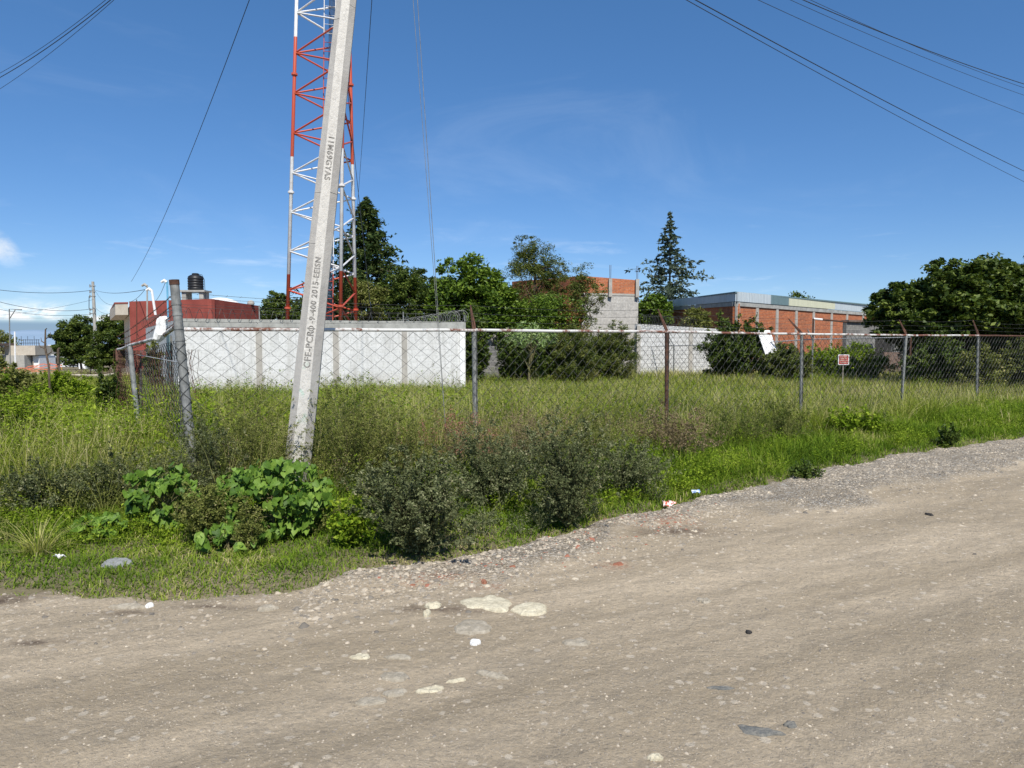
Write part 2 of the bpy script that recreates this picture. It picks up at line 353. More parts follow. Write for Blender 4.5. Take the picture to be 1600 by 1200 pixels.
GREEN = {
 'grass': [(0.0, (0.045, 0.085, 0.008)), (0.35, (0.145, 0.205, 0.020)), (0.6, (0.25, 0.29, 0.040)), (0.8, (0.37, 0.36, 0.11)), (1.0, (0.56, 0.49, 0.27))],
 'verge': [(0.0, (0.040, 0.080, 0.008)), (0.4, (0.120, 0.205, 0.016)), (0.75, (0.22, 0.29, 0.032)), (0.92, (0.33, 0.33, 0.095)), (1.0, (0.50, 0.43, 0.22))],
 'dull': [(0.0, (0.034, 0.045, 0.018)), (0.5, (0.110, 0.130, 0.055)), (0.85, (0.205, 0.220, 0.110)), (1.0, (0.30, 0.28, 0.17))],
 'olive': [(0.0, (0.045, 0.062, 0.014)), (0.5, (0.145, 0.165, 0.038)), (0.85, (0.24, 0.245, 0.075)), (1.0, (0.38, 0.34, 0.16))],
 'vine': [(0.0, (0.045, 0.10, 0.014)), (0.5, (0.115, 0.21, 0.026)), (1.0, (0.23, 0.34, 0.060))],
 'bright': [(0.0, (0.06, 0.12, 0.008)), (0.5, (0.17, 0.25, 0.016)), (1.0, (0.31, 0.38, 0.045))],
 'brown': [(0.0, (0.08, 0.065, 0.030)), (0.5, (0.19, 0.148, 0.080)), (1.0, (0.37, 0.27, 0.18))],
 'red': [(0.0, (0.14, 0.09, 0.055)), (0.5, (0.32, 0.13, 0.10)), (1.0, (0.45, 0.22, 0.18))],
 'broad': [(0.0, (0.025, 0.055, 0.007)), (0.5, (0.085, 0.145, 0.014)), (1.0, (0.20, 0.28, 0.035))],
 'conifer': [(0.0, (0.016, 0.034, 0.010)), (0.5, (0.040, 0.068, 0.018)), (1.0, (0.11, 0.135, 0.038))],
 'conifer_grey': [(0.0, (0.030, 0.050, 0.034)), (0.5, (0.072, 0.100, 0.066)), (1.0, (0.17, 0.20, 0.14))],
 'feather': [(0.0, (0.030, 0.052, 0.010)), (0.5, (0.090, 0.118, 0.026)), (1.0, (0.20, 0.20, 0.06))],
 'castor': [(0.0, (0.07, 0.12, 0.03)), (0.5, (0.19, 0.28, 0.09)), (1.0, (0.34, 0.41, 0.19))],
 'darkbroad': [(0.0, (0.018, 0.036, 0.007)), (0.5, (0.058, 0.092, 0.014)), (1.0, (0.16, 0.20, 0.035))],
 'redbush': [(0.0, (0.05, 0.07, 0.015)), (0.5, (0.12, 0.11, 0.028)), (1.0, (0.30, 0.07, 0.05))],
}
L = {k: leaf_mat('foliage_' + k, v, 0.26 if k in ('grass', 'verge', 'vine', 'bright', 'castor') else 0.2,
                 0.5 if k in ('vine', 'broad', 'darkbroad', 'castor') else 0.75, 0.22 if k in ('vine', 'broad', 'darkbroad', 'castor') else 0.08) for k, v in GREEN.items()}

# ---------------------------------------------------------------- vegetation kernels
def unit(v): return v / (np.linalg.norm(v, axis=-1, keepdims=True) + 1e-9)
def blades(P, H, Wd, lean=0.35, seg=3, tint=None, curl=0.6, dirn=None):
    n = len(P); a = rng.uniform(0, 2 * np.pi, n) if dirn is None else dirn
    d = np.stack([np.cos(a), np.sin(a), np.zeros(n)], 1); s = np.stack([-np.sin(a + rng.normal(0, .6, n)), np.cos(a), np.zeros(n)], 1); s = unit(s)
    le = np.abs(rng.normal(lean, lean * 0.5, n))
    V = np.zeros((n, (seg + 1) * 2, 3), np.float32)
    for k in range(seg + 1):
        t = k / seg; c = P + d * (H * le * t ** (1 + curl))[:, None] + np.array([0, 0, 1.0]) * (H * t * (1 - 0.35 * le * t))[:, None]
        wk = Wd * (1 - t) ** 0.7 * 0.5 + 0.0006
        V[:, 2 * k] = c - s * wk[:, None]; V[:, 2 * k + 1] = c + s * wk[:, None]
    q = np.array([[2 * k, 2 * k + 1, 2 * k + 3, 2 * k + 2] for k in range(seg)])
    Q = (np.arange(n) * (seg + 1) * 2)[:, None, None] + q[None]
    if tint is None: tint = rng.beta(2.2, 2.6, n)
    T = np.clip(tint[:, None] + (np.repeat(np.arange(seg + 1), 2) / seg - .45)[None] * .22, 0, 1)
    return V.reshape(-1, 3), Q.reshape(-1, 4), T.ravel()
def leaves(P, size, aspect=0.45, up=0.35, tint=None, droop=0.0, out=None):
    """diamond leaves (single quads)"""
    n = len(P); a = rng.normal(size=(n, 3)); a[:, 2] = a[:, 2] * 0.6 - droop
    if out is not None: a += out
    a = unit(a); nrm = rng.normal(size=(n, 3)); nrm[:, 2] += up * 3; b = unit(np.cross(nrm, a))
    sz = (size * rng.uniform(0.6, 1.3, n))[:, None]
    V = np.stack([P - a * sz * .5, P + b * sz * aspect * .5 - a * sz * .05, P + a * sz * .5, P - b * sz * aspect * .5 - a * sz * .05], 1)
    Q = np.arange(n * 4).reshape(n, 4)
    if tint is None: tint = rng.beta(2.2, 2.2, n)
    return V.reshape(-1, 3), Q, np.repeat(tint, 4)
def heart_leaves(P, size, tint=None, face=(0, -0.9, 0.75)):
    """broad heart leaves with a folded midrib: 8 outline points and 2 midrib points -> quads"""
    n = len(P); o = [(0, 0), (.38, -.18), (.52, .12), (.40, .48), (0, 1.0)]
    nrm = unit(rng.normal(size=(n, 3)) * 0.62 + np.array(face)); a = unit(np.cross(nrm, rng.normal(size=(n, 3)) * 0.6 + np.array([1.0, 0, 0]))); a = np.where(a[:, 2:3] > 0, -a, a)
    b = np.cross(nrm, a); sz = (size * rng.uniform(0.55, 1.25, n))[:, None]
    pts = [o[0], o[1], o[2], o[3], o[4], (-.40, .48), (-.52, .12), (-.38, -.18), (0, .3), (0, .6)]
    V = []
    for x, y in pts:
        bend = -0.25 * abs(x) * 0 + 0.28 * abs(x) - 0.22 * y * y
        V.append(P + b * sz * x + a * sz * y + nrm * sz * bend)
    V = np.stack(V, 1)
    q = np.array([[0, 1, 2, 8], [8, 2, 3, 9], [9, 3, 4, 4], [0, 8, 6, 7], [8, 9, 5, 6], [9, 4, 4, 5]])
    q = np.array([[0, 1, 2, 8], [8, 2, 3, 9], [0, 8, 6, 7], [8, 9, 5, 6], [9, 3, 4, 5]])
    Q = (np.arange(n) * 10)[:, None, None] + q[None]
    if tint is None: tint = rng.beta(2.2, 2.2, n)
    return V.reshape(-1, 3), Q.reshape(-1, 4), np.repeat(tint, 10)
def merge(parts):
    Vs, Qs, Ts, o = [], [], [], 0
    for V, Q, T in parts:
        Vs.append(V); Qs.append(Q + o); Ts.append(T); o += len(V)
    return np.concatenate(Vs), np.concatenate(Qs), np.concatenate(Ts)
def lump_points(c, rad, n, nl=14, lump=0.38, flat=0.0, hollow=0.55, clus=60, cs=0.16):
    """leaf positions in clumps over the lumpy shell of an ellipsoid; returns points, clump tint, clump centres"""
    rad = np.array(rad); cdir = unit(rng.normal(size=(clus, 3))); cdir[:, 2] = np.where(cdir[:, 2] < -flat, -cdir[:, 2] * 0.6, cdir[:, 2])
    lc = unit(rng.normal(size=(nl, 3))); amp = rng.uniform(0.5, 1.0, nl)
    bul = np.max(np.clip((cdir @ lc.T - 0.55) / 0.45, 0, 1) * amp, 1)
    r = (1 - lump * .7 + lump * bul * 1.1) * rng.uniform(hollow, 1.0, clus) ** 0.6
    cc = np.array(c) + cdir * rad * r[:, None]
    k = rng.integers(0, clus, n); cr = cs * rad.mean() * rng.uniform(0.6, 1.4, clus)
    g = rng.normal(size=(n, 3)); g = unit(g) * (rng.uniform(0, 1, n) ** 0.45)[:, None]
    P = cc[k] + g * cr[k][:, None] * np.array([1.1, 1.1, 0.75])
    ct = rng.uniform(-0.18, 0.18, clus)
    return P, ct[k], cc
def add_limbs(mb, base, top, cc, r0, nl=12, fork=0.35):
    base = Vector(base); top = Vector(top)
    wob = [base + (top - base) * t + Vector((random.uniform(-1, 1), random.uniform(-1, 1), 0)) * 0.05 * (top - base).length * (0 < t < 1) for t in (0, .25, .5, .75, 1)]
    mb.tube(wob, [r0, r0 * .85, r0 * .7, r0 * .5, r0 * .3], 8)
    for c in list(cc)[:nl]:
        c = Vector(c); t = random.uniform(fork, 0.95); s = base + (top - base) * t; m = (s + c) / 2 + Vector((0, 0, (c - s).length * 0.1))
        mb.tube([s, m, c], [r0 * .35, r0 * .22, r0 * .08], 5, caps=False)

def broad_tree(name, label, base, height, crown_c, rad, mat, leaf=0.12, n=9000, group=None, cat='tree', clus=110, cs=0.17, lump=0.38, trunk_r=0.13, aspect=0.5, extra=(), up=0.35, fork=0.3, hollow=0.5, trunkmat='bark'):
    e = empty(name, base, label, cat, group)
    parts = []; ccs = []
    lobes = [(crown_c, rad, n)] + list(extra)
    for c, r_, k in lobes:
        P, ct, cc = lump_points(c, r_, int(k * 1.7), clus=max(30, int(clus * 1.5 * k / n)), cs=cs * 1.12, lump=lump, hollow=hollow * .8, flat=.75)
        t = np.clip(rng.beta(2.3, 2.3, len(P)) + ct, 0, 1); parts.append(leaves(P, leaf, aspect, up, t)); ccs += list(cc)
    V, Q, T = merge(parts); random.shuffle(ccs)
    mb = MB(); add_limbs(mb, base, Vector(crown_c) + Vector((0, 0, rad[2] * 0.4)), ccs, trunk_r, 16, fork)
    mb.build('trunk', M[trunkmat], e)
    fast_mesh('crown', V, Q, L[mat], T, e)
    return e
def conifer(name, label, base, h, rmax, mat, n_lv=34, per=9, leaf=0.28, z0=0.12, gaps=0.0, droop=0.25, shape=1.0, seed=1, cat='tree', needles=26):
    r = np.random.default_rng(seed); e = empty(name, base, label, cat)
    mb = MB(); B = Vector(base); mb.tube([B, B + Vector((0.05, 0, h * .5)), B + Vector((0, 0, h))], [0.16, 0.1, 0.02], 8)
    PP, OO, TT = [], [], []
    for i in range(n_lv):
        t = z0 + (1 - z0) * (i / (n_lv - 1)); zz = t * h; rr = rmax * (1 - t) ** shape * r.uniform(0.7, 1.15) + 0.08
        for k in range(per):
            if r.uniform() < gaps: continue
            a = 2 * math.pi * (k / per) + r.uniform(0, 1.2); ln = rr * r.uniform(0.55, 1.15)
            if r.uniform() < gaps * 0.35: ln *= 1.35
            s = np.array([B.x, B.y, B.z + zz]); d = np.array([math.cos(a), math.sin(a), 0])
            m = max(3, int(needles * ln / rmax) + 3)
            u = r.uniform(0.12, 1, m) ** 0.8
            P = s + d * (u * ln)[:, None] + np.array([0, 0, 1]) * (-droop * ln * u + (0.35 * droop * ln * u ** 3))[:, None]
            P += r.normal(0, 0.055, P.shape) * (0.5 + ln * 0.5)
            PP.append(P); OO.append(np.tile(d * 0.9, (m, 1))); TT.append(np.clip(r.beta(2, 2, m) + r.uniform(-.2, .2), 0, 1))
            if i % 2 == 0 and k % 3 == 0: mb.tube([s, s + d * ln * 0.9 + np.array([0, 0, -droop * ln * .8])], [0.03, 0.008], 4, caps=False)
    P = np.concatenate(PP); O = np.concatenate(OO); T = np.concatenate(TT)
    mb.build('trunk', M['bark'], e)
    parts = [leaves(P, leaf, 0.34, 0.3, T, 0.35, O), leaves(P + rng.normal(0, .05, P.shape), leaf * .7, 0.4, 0.3, T, 0.5, O)]
    V, Q, T = merge(parts); fast_mesh('crown', V, Q, L[mat], T, e); return e
def shoot_leaves(B, Hh, Sp, S, NL, leaf, aspect=0.4, tw=0.12, ntw=7, tmin=0.22, up=0.4, squash=1.0, stemw=0.003, tb=(2.2, 2.4), jit=0.15):
    """ragged plants: curved shoots with side twigs carrying leaves; returns leaves, stems, shoot tips"""
    B = np.repeat(np.atleast_2d(B), S, 0); H_ = np.repeat(np.atleast_1d(Hh), S); P_ = np.repeat(np.atleast_1d(Sp), S); m = len(B)
    a = rng.uniform(0, 2 * np.pi, m); r = np.sqrt(rng.uniform(0, 1, m)) * rng.uniform(.8, 1.15, m)
    o = np.stack([np.cos(a) * r * P_, np.sin(a) * r * P_ * squash, H_ * np.clip(1.06 - .50 * r ** 2.6, .14, 2) * rng.uniform(.68, 1.16, m)], 1)
    tip = B + o; C1 = B + o * np.array([.28, .28, .62])
    def pos(i, t): t = t[:, None]; return B[i] * (1 - t) ** 2 + C1[i] * 2 * t * (1 - t) + tip[i] * t ** 2
    K = m * ntw; ti = np.repeat(np.arange(m), ntw); tt = rng.uniform(tmin, 1, K); outw = unit(o * np.array([1, 1, .3]))
    td = unit(rng.normal(size=(K, 3)) * .7 + outw[ti] * .6 + np.array([0, 0, .35])); tl = tw * rng.uniform(.35, 1.25, K) * (1.25 - .7 * tt); tp = pos(ti, tt)
    k = rng.integers(0, K, m * NL); u = rng.uniform(0.05, 1, len(k)) ** .8
    P = tp[k] + td[k] * (tl[k] * u)[:, None] + rng.normal(0, leaf * .35, (len(k), 3)); P[:, 2] = np.maximum(P[:, 2], B[0, 2] * 0 + .012)
    st = rng.uniform(-jit, jit, m); T = np.clip(rng.beta(tb[0], tb[1], len(k)) + st[ti[k]] + .10 * (tt[k] - .6), 0, 1)
    lv = leaves(P, leaf, aspect, up, T, 0, td[k] * .8)
    # stems as thin 3-step strips
    V = np.zeros((m, 8, 3)); sd = unit(np.cross(o, rng.normal(size=(m, 3))))
    for j in range(4):
        t = np.full(m, j / 3); c = pos(np.arange(m), t); V[:, 2 * j] = c - sd * stemw * (1.15 - j / 3); V[:, 2 * j + 1] = c + sd * stemw * (1.15 - j / 3)
    q = np.array([[2 * j, 2 * j + 1, 2 * j + 3, 2 * j + 2] for j in range(3)]); Q = (np.arange(m) * 8)[:, None, None] + q[None]
    return lv, (V.reshape(-1, 3), Q.reshape(-1, 4), np.full(m * 8, .8)), tip
def shrub(name, label, base, w, h, mat, leaf=0.022, n=7000, aspect=0.45, cat='shrub', group=None, stems=16, droop=0, hollow=0.35, clus=90, seedy=None, cs=0.16, up=0.25, squash=1.0):
    e = empty(name, base, label, cat, group); S = max(10, int(clus * .62)); NL = max(8, int(n * 1.5 / S)); b = np.array(base)
    lv, stv, tip = shoot_leaves(b, h, w * .66, int(S * 1.35), NL, leaf * 1.12, aspect, tw=max(.10, w * .15), ntw=9, up=up, squash=squash, stemw=max(.0022, leaf * .1), tmin=.12)
    fast_mesh('stems', *stv[:2], M['stem'], None, e); fast_mesh('foliage', lv[0], lv[1], L[mat], lv[2], e)
    if seedy:
        sm, sn, sl = seedy; k = rng.integers(0, len(tip), sn); u = rng.uniform(-.02, .12, sn)[:, None]
        P3 = tip[k] + unit(tip[k] - b) * u + rng.normal(0, sl * .8, (sn, 3)); V, Q, T = leaves(P3, sl, 0.35, 0.2); fast_mesh('seed_heads', V, Q, L[sm], T, e)
    return e

# ================================================================ GROUND AND ROAD
_lat = {}
def vnoise(x, y, s, seed=0):
    if seed not in _lat: _lat[seed] = np.random.default_rng(1000 + seed).uniform(-1, 1, (256, 256))
    Lt = _lat[seed]; x = np.asarray(x) / s; y = np.asarray(y) / s; xi = np.floor(x).astype(int); yi = np.floor(y).astype(int)
    fx = x - xi; fy = y - yi; fx = fx * fx * (3 - 2 * fx); fy = fy * fy * (3 - 2 * fy)
    g = lambda i, j: Lt[(xi + i) & 255, (yi + j) & 255]
    return (g(0, 0) * (1 - fx) + g(1, 0) * fx) * (1 - fy) + (g(0, 1) * (1 - fx) + g(1, 1) * fx) * fy
def fbm(x, y, s, seed=0, o=4):
    return sum(vnoise(x, y, s / 2 ** k, seed + k) * 0.5 ** k for k in range(o))
EDGE = [(-60, 3.2), (-8, 4.35)] + [tuple(G(px, py).xy) for px, py in ((0, 933), (230, 945), (450, 927), (600, 893), (740, 872), (850, 846), (1000, 810), (1200, 757), (1400, 715), (1600, 685))] + [(16, 16.6), (70, 50)]
ex = np.array([p[0] for p in EDGE]); ey = np.array([p[1] for p in EDGE])
def edge_y(x): return np.interp(x, ex, ey) + 0.10 * vnoise(x, x * 0, 0.5, 3) + 0.05 * vnoise(x, x * 0, 0.13, 4)
def gground(x, y):
    x = np.asarray(x, float); y = np.asarray(y, float)
    s = np.clip((y - edge_y(x)) / 0.3, -1, 1) * 0.5 + 0.5
    base = -0.03 * np.clip(y - 36, 0, 230)
    return base - 0.07 + s * 0.075 + s * 0.03 * fbm(x, y, 1.2, 20, 3)
def grid_mesh(name, xs, ys_fn, zs_fn, mat, attrs=None, kind='structure'):
    X, Yv = ys_fn(xs); Z = zs_fn(X, Yv); nx, ny = X.shape
    V = np.stack([X, Yv, Z], -1).reshape(-1, 3); i = np.arange(nx - 1)[:, None] * ny + np.arange(ny - 1)[None]
    Q = np.stack([i, i + ny, i + ny + 1, i + 1], -1).reshape(-1, 4)
    o = fast_mesh(name, V, Q, mat, None, None, True)
    for k, f in (attrs or {}).items():
        a = o.data.attributes.new(k, 'FLOAT', 'POINT'); a.data.foreach_set('value', f(X, Yv).astype(np.float32).ravel())
    o['kind'] = kind; return o
t = NT('soil_ground'); f1 = t.rng(t.noise(0.8, 8, 0.7), 0.35, 0.65); f2 = t.rng(t.noise(40, 5, 0.7), 0.4, 0.65)
t.bump(t.noise(30, 6, 0.7), 0.6, 0.03)
MG = t.done(t.mix(f2, t.mix(f1, (0.12, 0.115, 0.055), (0.26, 0.215, 0.145)), (0.14, 0.115, 0.075)), 0.95, 0, 0.1)
xs = np.unique(np.concatenate([-np.geomspace(12, 1500, 26)[::-1], np.arange(-12, 18, 0.09), np.geomspace(18, 1500, 26)]))
ysg = np.unique(np.concatenate([[-60, -30, -10, -2], np.arange(1.5, 15, 0.09), np.geomspace(15, 3500, 60)]))
grid_mesh('ground', xs, lambda x: np.meshgrid(x, ysg, indexing='ij'), gground, MG)
# road sheet of packed earth with a gravelly margin
def road_xy(x):
    s = np.concatenate([[-0.22, -0.1], np.arange(0, 5.2, 0.035), np.geomspace(5.3, 60, 22)])
    X = np.repeat(x[:, None], len(s), 1); return X, edge_y(X) - s[None]
def gravel_of(X, Y):
    s = edge_y(X) - Y; wid = (0.55 + 0.4 * vnoise(X, Y * 0, 1.6, 31) + 0.35 * vnoise(X, Y, 0.5, 32) + np.clip((X - 0.5) * 0.16, 0, 0.9)) * np.clip((X + 1.7) / .8, 0, 1)
    return np.clip((wid - s) / 0.35, 0, 1)
def road_z(X, Y):
    s = edge_y(X) - Y; g = gravel_of(X, Y)
    # ruts run with the road, up and to the right
    c = X * 0.42 - Y * 0.9
    c2_ = X * .9 + Y * .42
    z = 0.014 * fbm(X, Y, 1.7, 40, 3) + 0.009 * fbm(c, c2_ * 0.22, 0.5, 45, 3) + 0.005 * fbm(X, Y, 0.17, 46, 3) - 0.012 * np.exp(-((s - 1.75 + .25 * vnoise(X, Y * 0, 2.2, 47)) / .22) ** 2) + g * 0.010 * (1 + fbm(X, Y, 0.09, 50, 2)) + 0.02 * np.clip(g, 0, 1)
    return z + np.where(s < 0, s * 0.25, 0) - 0.005
t = NT('packed_earth_road'); ob = t.tc.outputs['Object']
st = t.n('ShaderNodeMapping'); st.inputs['Rotation'].default_value = (0, 0, R(-26)); t.t.links.new(ob, st.inputs[0]); rv = st.outputs[0]
n1 = t.rng(t.noise(0.9, 7, 0.66, vec=rv, stretch=(0.22, 1.7, 1)), 0.40, 0.60)
n2 = t.rng(t.noise(3.2, 7, 0.68, vec=rv, stretch=(0.5, 1.5, 1)), 0.50, 0.72, 0, 0.65)
n3 = t.rng(t.noise(42, 6, 0.72), 0.34, 0.68); n4 = t.rng(t.noise(6.5, 7, 0.7, vec=rv, stretch=(0.7, 1.3, 1)), 0.60, 0.72, 0, 0.6)
n5 = t.rng(t.noise(170, 3, 0.6), 0.40, 0.62)
c = t.mix(n1, (0.385, 0.306, 0.200), (0.60, 0.487, 0.338)); c = t.mix(n2, c, (0.26, 0.215, 0.150)); c = t.mix(n4, c, (0.66, 0.555, 0.395)); n6 = t.rng(t.noise(16, 7, 0.75), 0.52, 0.70, 0, 0.55); c = t.mix(n6, c, (0.22, 0.185, 0.14))
c = t.mix(t.math('MULTIPLY', n3, 0.5), c, (0.24, 0.195, 0.138)); c = t.mix(t.math('MULTIPLY', n5, 0.30), c, (0.43, 0.385, 0.32))
gr = t.mix(n3, (0.27, 0.228, 0.172), (0.46, 0.395, 0.305)); vo = t.n('ShaderNodeTexVoronoi'); vo.inputs['Scale'].default_value = 55; t.t.links.new(ob, vo.inputs['Vector'])
gr = t.mix(t.rng(vo.outputs['Distance'], 0.25, 0.6), gr, (0.19, 0.165, 0.13)); sp2 = t.n('ShaderNodeSeparateColor'); t.t.links.new(vo.outputs['Color'], sp2.inputs[0])
gr = t.mix(t.rng(sp2.outputs[0], 0.75, 0.85), gr, (0.46, 0.44, 0.39))
ga = t.attr('gravel'); c = t.mix(t.math('MULTIPLY', ga, t.rng(t.noise(3, 5), 0.3, 0.6, 0.35, 0.9)), c, gr)
sp_ = t.n('ShaderNodeTexVoronoi'); sp_.inputs['Scale'].default_value = 21; t.t.links.new(ob, sp_.inputs['Vector']); cs_ = t.n('ShaderNodeSeparateColor'); t.t.links.new(sp_.outputs['Color'], cs_.inputs[0])
fleck = t.math('MULTIPLY', t.rng(t.math('SUBTRACT', t.math('ADD', sp_.outputs['Distance'], t.math('MULTIPLY', t.noise(60, 3), .35)), t.math('MULTIPLY', t.math('SUBTRACT', cs_.outputs[1], 0.2), 0.75)), 0.0, 0.10, 1, 0), t.math('GREATER_THAN', cs_.outputs[0], 0.66))
c = t.mix(t.math('MULTIPLY', fleck, 0.55), c, (0.66, 0.58, 0.46))
t.bump(t.math('ADD', t.math('ADD', t.noise(38, 8, 0.8), t.math('MULTIPLY', t.noise(9, 6, 0.7), 1.8)), t.math('MULTIPLY', t.math('MULTIPLY', ga, -1.2), vo.outputs['Distance'])), 1.0, 0.018)
c = t.mix(t.math('MULTIPLY', t.attr('damp'), t.rng(t.noise(14, 6, 0.7), .3, .6, .35, 1)), c, (0.13, 0.095, 0.068)); c = t.mix(t.math('MULTIPLY', t.attr('brickdust'), t.rng(t.noise(30, 6, 0.7), .45, .6, 0, .8)), c, (0.33, 0.15, 0.095))
MR = t.done(c, 0.95, 0, 0.15)
rx = np.unique(np.concatenate([-np.geomspace(5.5, 60, 22)[::-1], np.arange(-5.5, 10, 0.035), np.geomspace(10, 60, 24)]))
def spots(lst):
    def f(X, Y):
        o = X * 0.0
        for px, py, wx, wy in lst:
            c = G(px, py); o = np.maximum(o, np.exp(-(((X - c.x) / wx) ** 2 + ((Y - c.y) / wy) ** 2) * np.clip(1 + .6 * fbm(X, Y, .12, 210, 3), .4, 2)))
        return o
    return f
grid_mesh('road', rx, road_xy, road_z, MR, {'gravel': gravel_of, 'damp': spots([(0, 938, .16, .10), (50, 1007, .13, .035), (200, 958, .14, .03), (690, 955, .25, .05), (1060, 830, .35, .12), (330, 948, .2, .03)]), 'brickdust': spots([(765, 918, .10, .05), (650, 912, .09, .05), (960, 886, .10, .07), (1045, 815, .22, .12), (690, 905, .2, .06)])})
# dirt cross street beyond the left lot
cs_pts = [W(-900, 582, 38), W(300, 582, 38), W(300, 573, 52), W(-900, 573, 52)]
mb = MB(); n_ = 24; A = [(-70 + i * 2.6) for i in range(n_)]
for i in range(n_ - 1):
    x0, x1 = A[i], A[i + 1]; y0, y1 = 35.0, 48.0
    ys_ = [y0, 36, 40, 44, y1]
    for j in range(4): mb.add([(x0, ys_[j], gz(ys_[j]) + 0.06), (x1, ys_[j], gz(ys_[j]) + 0.06), (x1, ys_[j + 1], gz(ys_[j + 1]) + 0.06), (x0, ys_[j + 1], gz(ys_[j + 1]) + 0.06)], [(0, 1, 2, 3)])
t = NT('pale_dirt'); MD = t.done(t.mix(t.rng(t.noise(0.5, 6), .35, .65), (0.33, 0.27, 0.20), (0.42, 0.36, 0.28)), 0.95, 0, 0.1)
tag(mb.build('dirt_street', MD), kind='structure')
# dark blue hills far away
mb = MB(); hp = []
for i in range(61):
    x = -2600 + i * 90; z = 52 + 26 * math.sin(i * 0.35) + 14 * math.sin(i * 1.13 + 1) + 10 * random.random(); hp.append((x, z))
for (x0, z0), (x1, z1) in zip(hp, hp[1:]): mb.add([(x0, 3300, -12), (x1, 3300, -12), (x1, 3450, z1 * .7), (x0, 3450, z0 * .7), (x1, 3700, z1), (x0, 3700, z0)], [(0, 1, 2, 3), (3, 2, 4, 5)])
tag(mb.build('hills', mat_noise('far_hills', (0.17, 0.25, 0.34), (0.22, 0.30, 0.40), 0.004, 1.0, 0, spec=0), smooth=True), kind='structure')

# ---- stones: gravel (stuff) and single rocks
ico_v = []; 
def stone_mesh(P, S, flat, tint, name, mat, label=None):
    # squashed irregular 10-vertex stones
    n = len(P); base = np.array([[1, 0, 0], [.5, .87, .1], [-.5, .87, 0], [-1, 0, .1], [-.5, -.87, 0], [.5, -.87, .1], [.35, .25, 1], [-.35, .35, .9], [-.2, -.4, 1], [.4, -.35, .85]], float)
    fq = np.array([[0, 1, 7, 6], [1, 2, 7, 7], [2, 3, 8, 7], [3, 4, 8, 8], [4, 5, 9, 8], [5, 0, 6, 9], [6, 7, 8, 9]])
    fq = np.array([[0, 1, 7, 6], [1, 2, 3, 7], [7, 3, 4, 8], [4, 5, 9, 8], [5, 0, 6, 9], [6, 7, 8, 9]])
    a = rng.uniform(0, 2 * np.pi, n); ca, sa = np.cos(a), np.sin(a)
    V = base[None] * (1 + rng.normal(0, 0.16, (n, 10, 3))); V[:, :, 0] *= rng.uniform(.6, 1.1, n)[:, None]
    V[:, :, 2] *= (flat * rng.uniform(0.35, 1.2, n))[:, None]; V *= S[:, None, None]
    X = V[:, :, 0] * ca[:, None] - V[:, :, 1] * sa[:, None]; Y = V[:, :, 0] * sa[:, None] + V[:, :, 1] * ca[:, None]
    V = np.stack([X, Y, V[:, :, 2]], -1) + P[:, None]
    Q = (np.arange(n) * 10)[:, None, None] + fq[None]
    return fast_mesh(name, V, Q.reshape(-1, 4), mat, np.repeat(tint, 10))
t = NT('gravel_stone'); MS = t.done(t.ramp(t.attr('tint'), [(0, (0.12, 0.11, 0.095)), (0.35, (0.25, 0.22, 0.178)), (0.7, (0.42, 0.362, 0.282)), (0.9, (0.50, 0.435, 0.33)), (0.955, (0.56, 0.50, 0.40)), (0.97, (0.26, 0.10, 0.065)), (1, (0.34, 0.15, 0.10))]), 0.9, 0, 0.15)
def road_height(X, Y): return road_z(X, Y)
n = 30000; x = rng.uniform(-4.5, 14, n); s = np.abs(rng.normal(0, 0.45 + np.clip((x - .5) * .09, 0, .6), n)) - 0.08; y = edge_y(x) - s
keep = (np.abs(x / np.maximum(y, .1)) < 0.9) & ((x > -1.3) | (rng.uniform(size=n) < 0.12)) & (vnoise(x, y, .5, 77) > -0.5); x, y, s = x[keep], y[keep], s[keep]
S1 = rng.gamma(2.2, 0.0036, len(x)) + 0.003
n2_ = 52000; y2 = 1.9 + 8 * rng.beta(1, 2.2, n2_); x2 = rng.uniform(-.85, .85, n2_) * y2; k = (y2 < edge_y(x2)) & (np.abs(x2 / y2) < 0.9); x2, y2 = x2[k], y2[k]; S2 = rng.gamma(1.2, 0.0014, len(x2)) * (1 + .10 * (y2 - 2)) + 0.0014
X = np.concatenate([x, x2]); Y = np.concatenate([y, y2]); S = np.minimum(np.concatenate([S1, S2]), 0.035)
tint = rng.beta(2, 2, len(X)) * 0.95
rub = np.exp(-(((X - 1.05) / 0.55) ** 2 + ((edge_y(X) - Y - 0.35) / 0.35) ** 2)); tint = np.where(rng.uniform(size=len(X)) < rub * 0.22, 0.99, tint)
rub = np.exp(-(((X + .25) / 0.5) ** 2 + ((edge_y(X) - Y - 0.3) / 0.25) ** 2)); tint = np.where(rng.uniform(size=len(X)) < rub * 0.06, 0.99, tint)
P = np.stack([X, Y, road_height(X, Y) - S * 0.12], 1)
tag(stone_mesh(P, S, np.full(len(X), 0.55), tint, 'gravel', MS), kind='stuff')

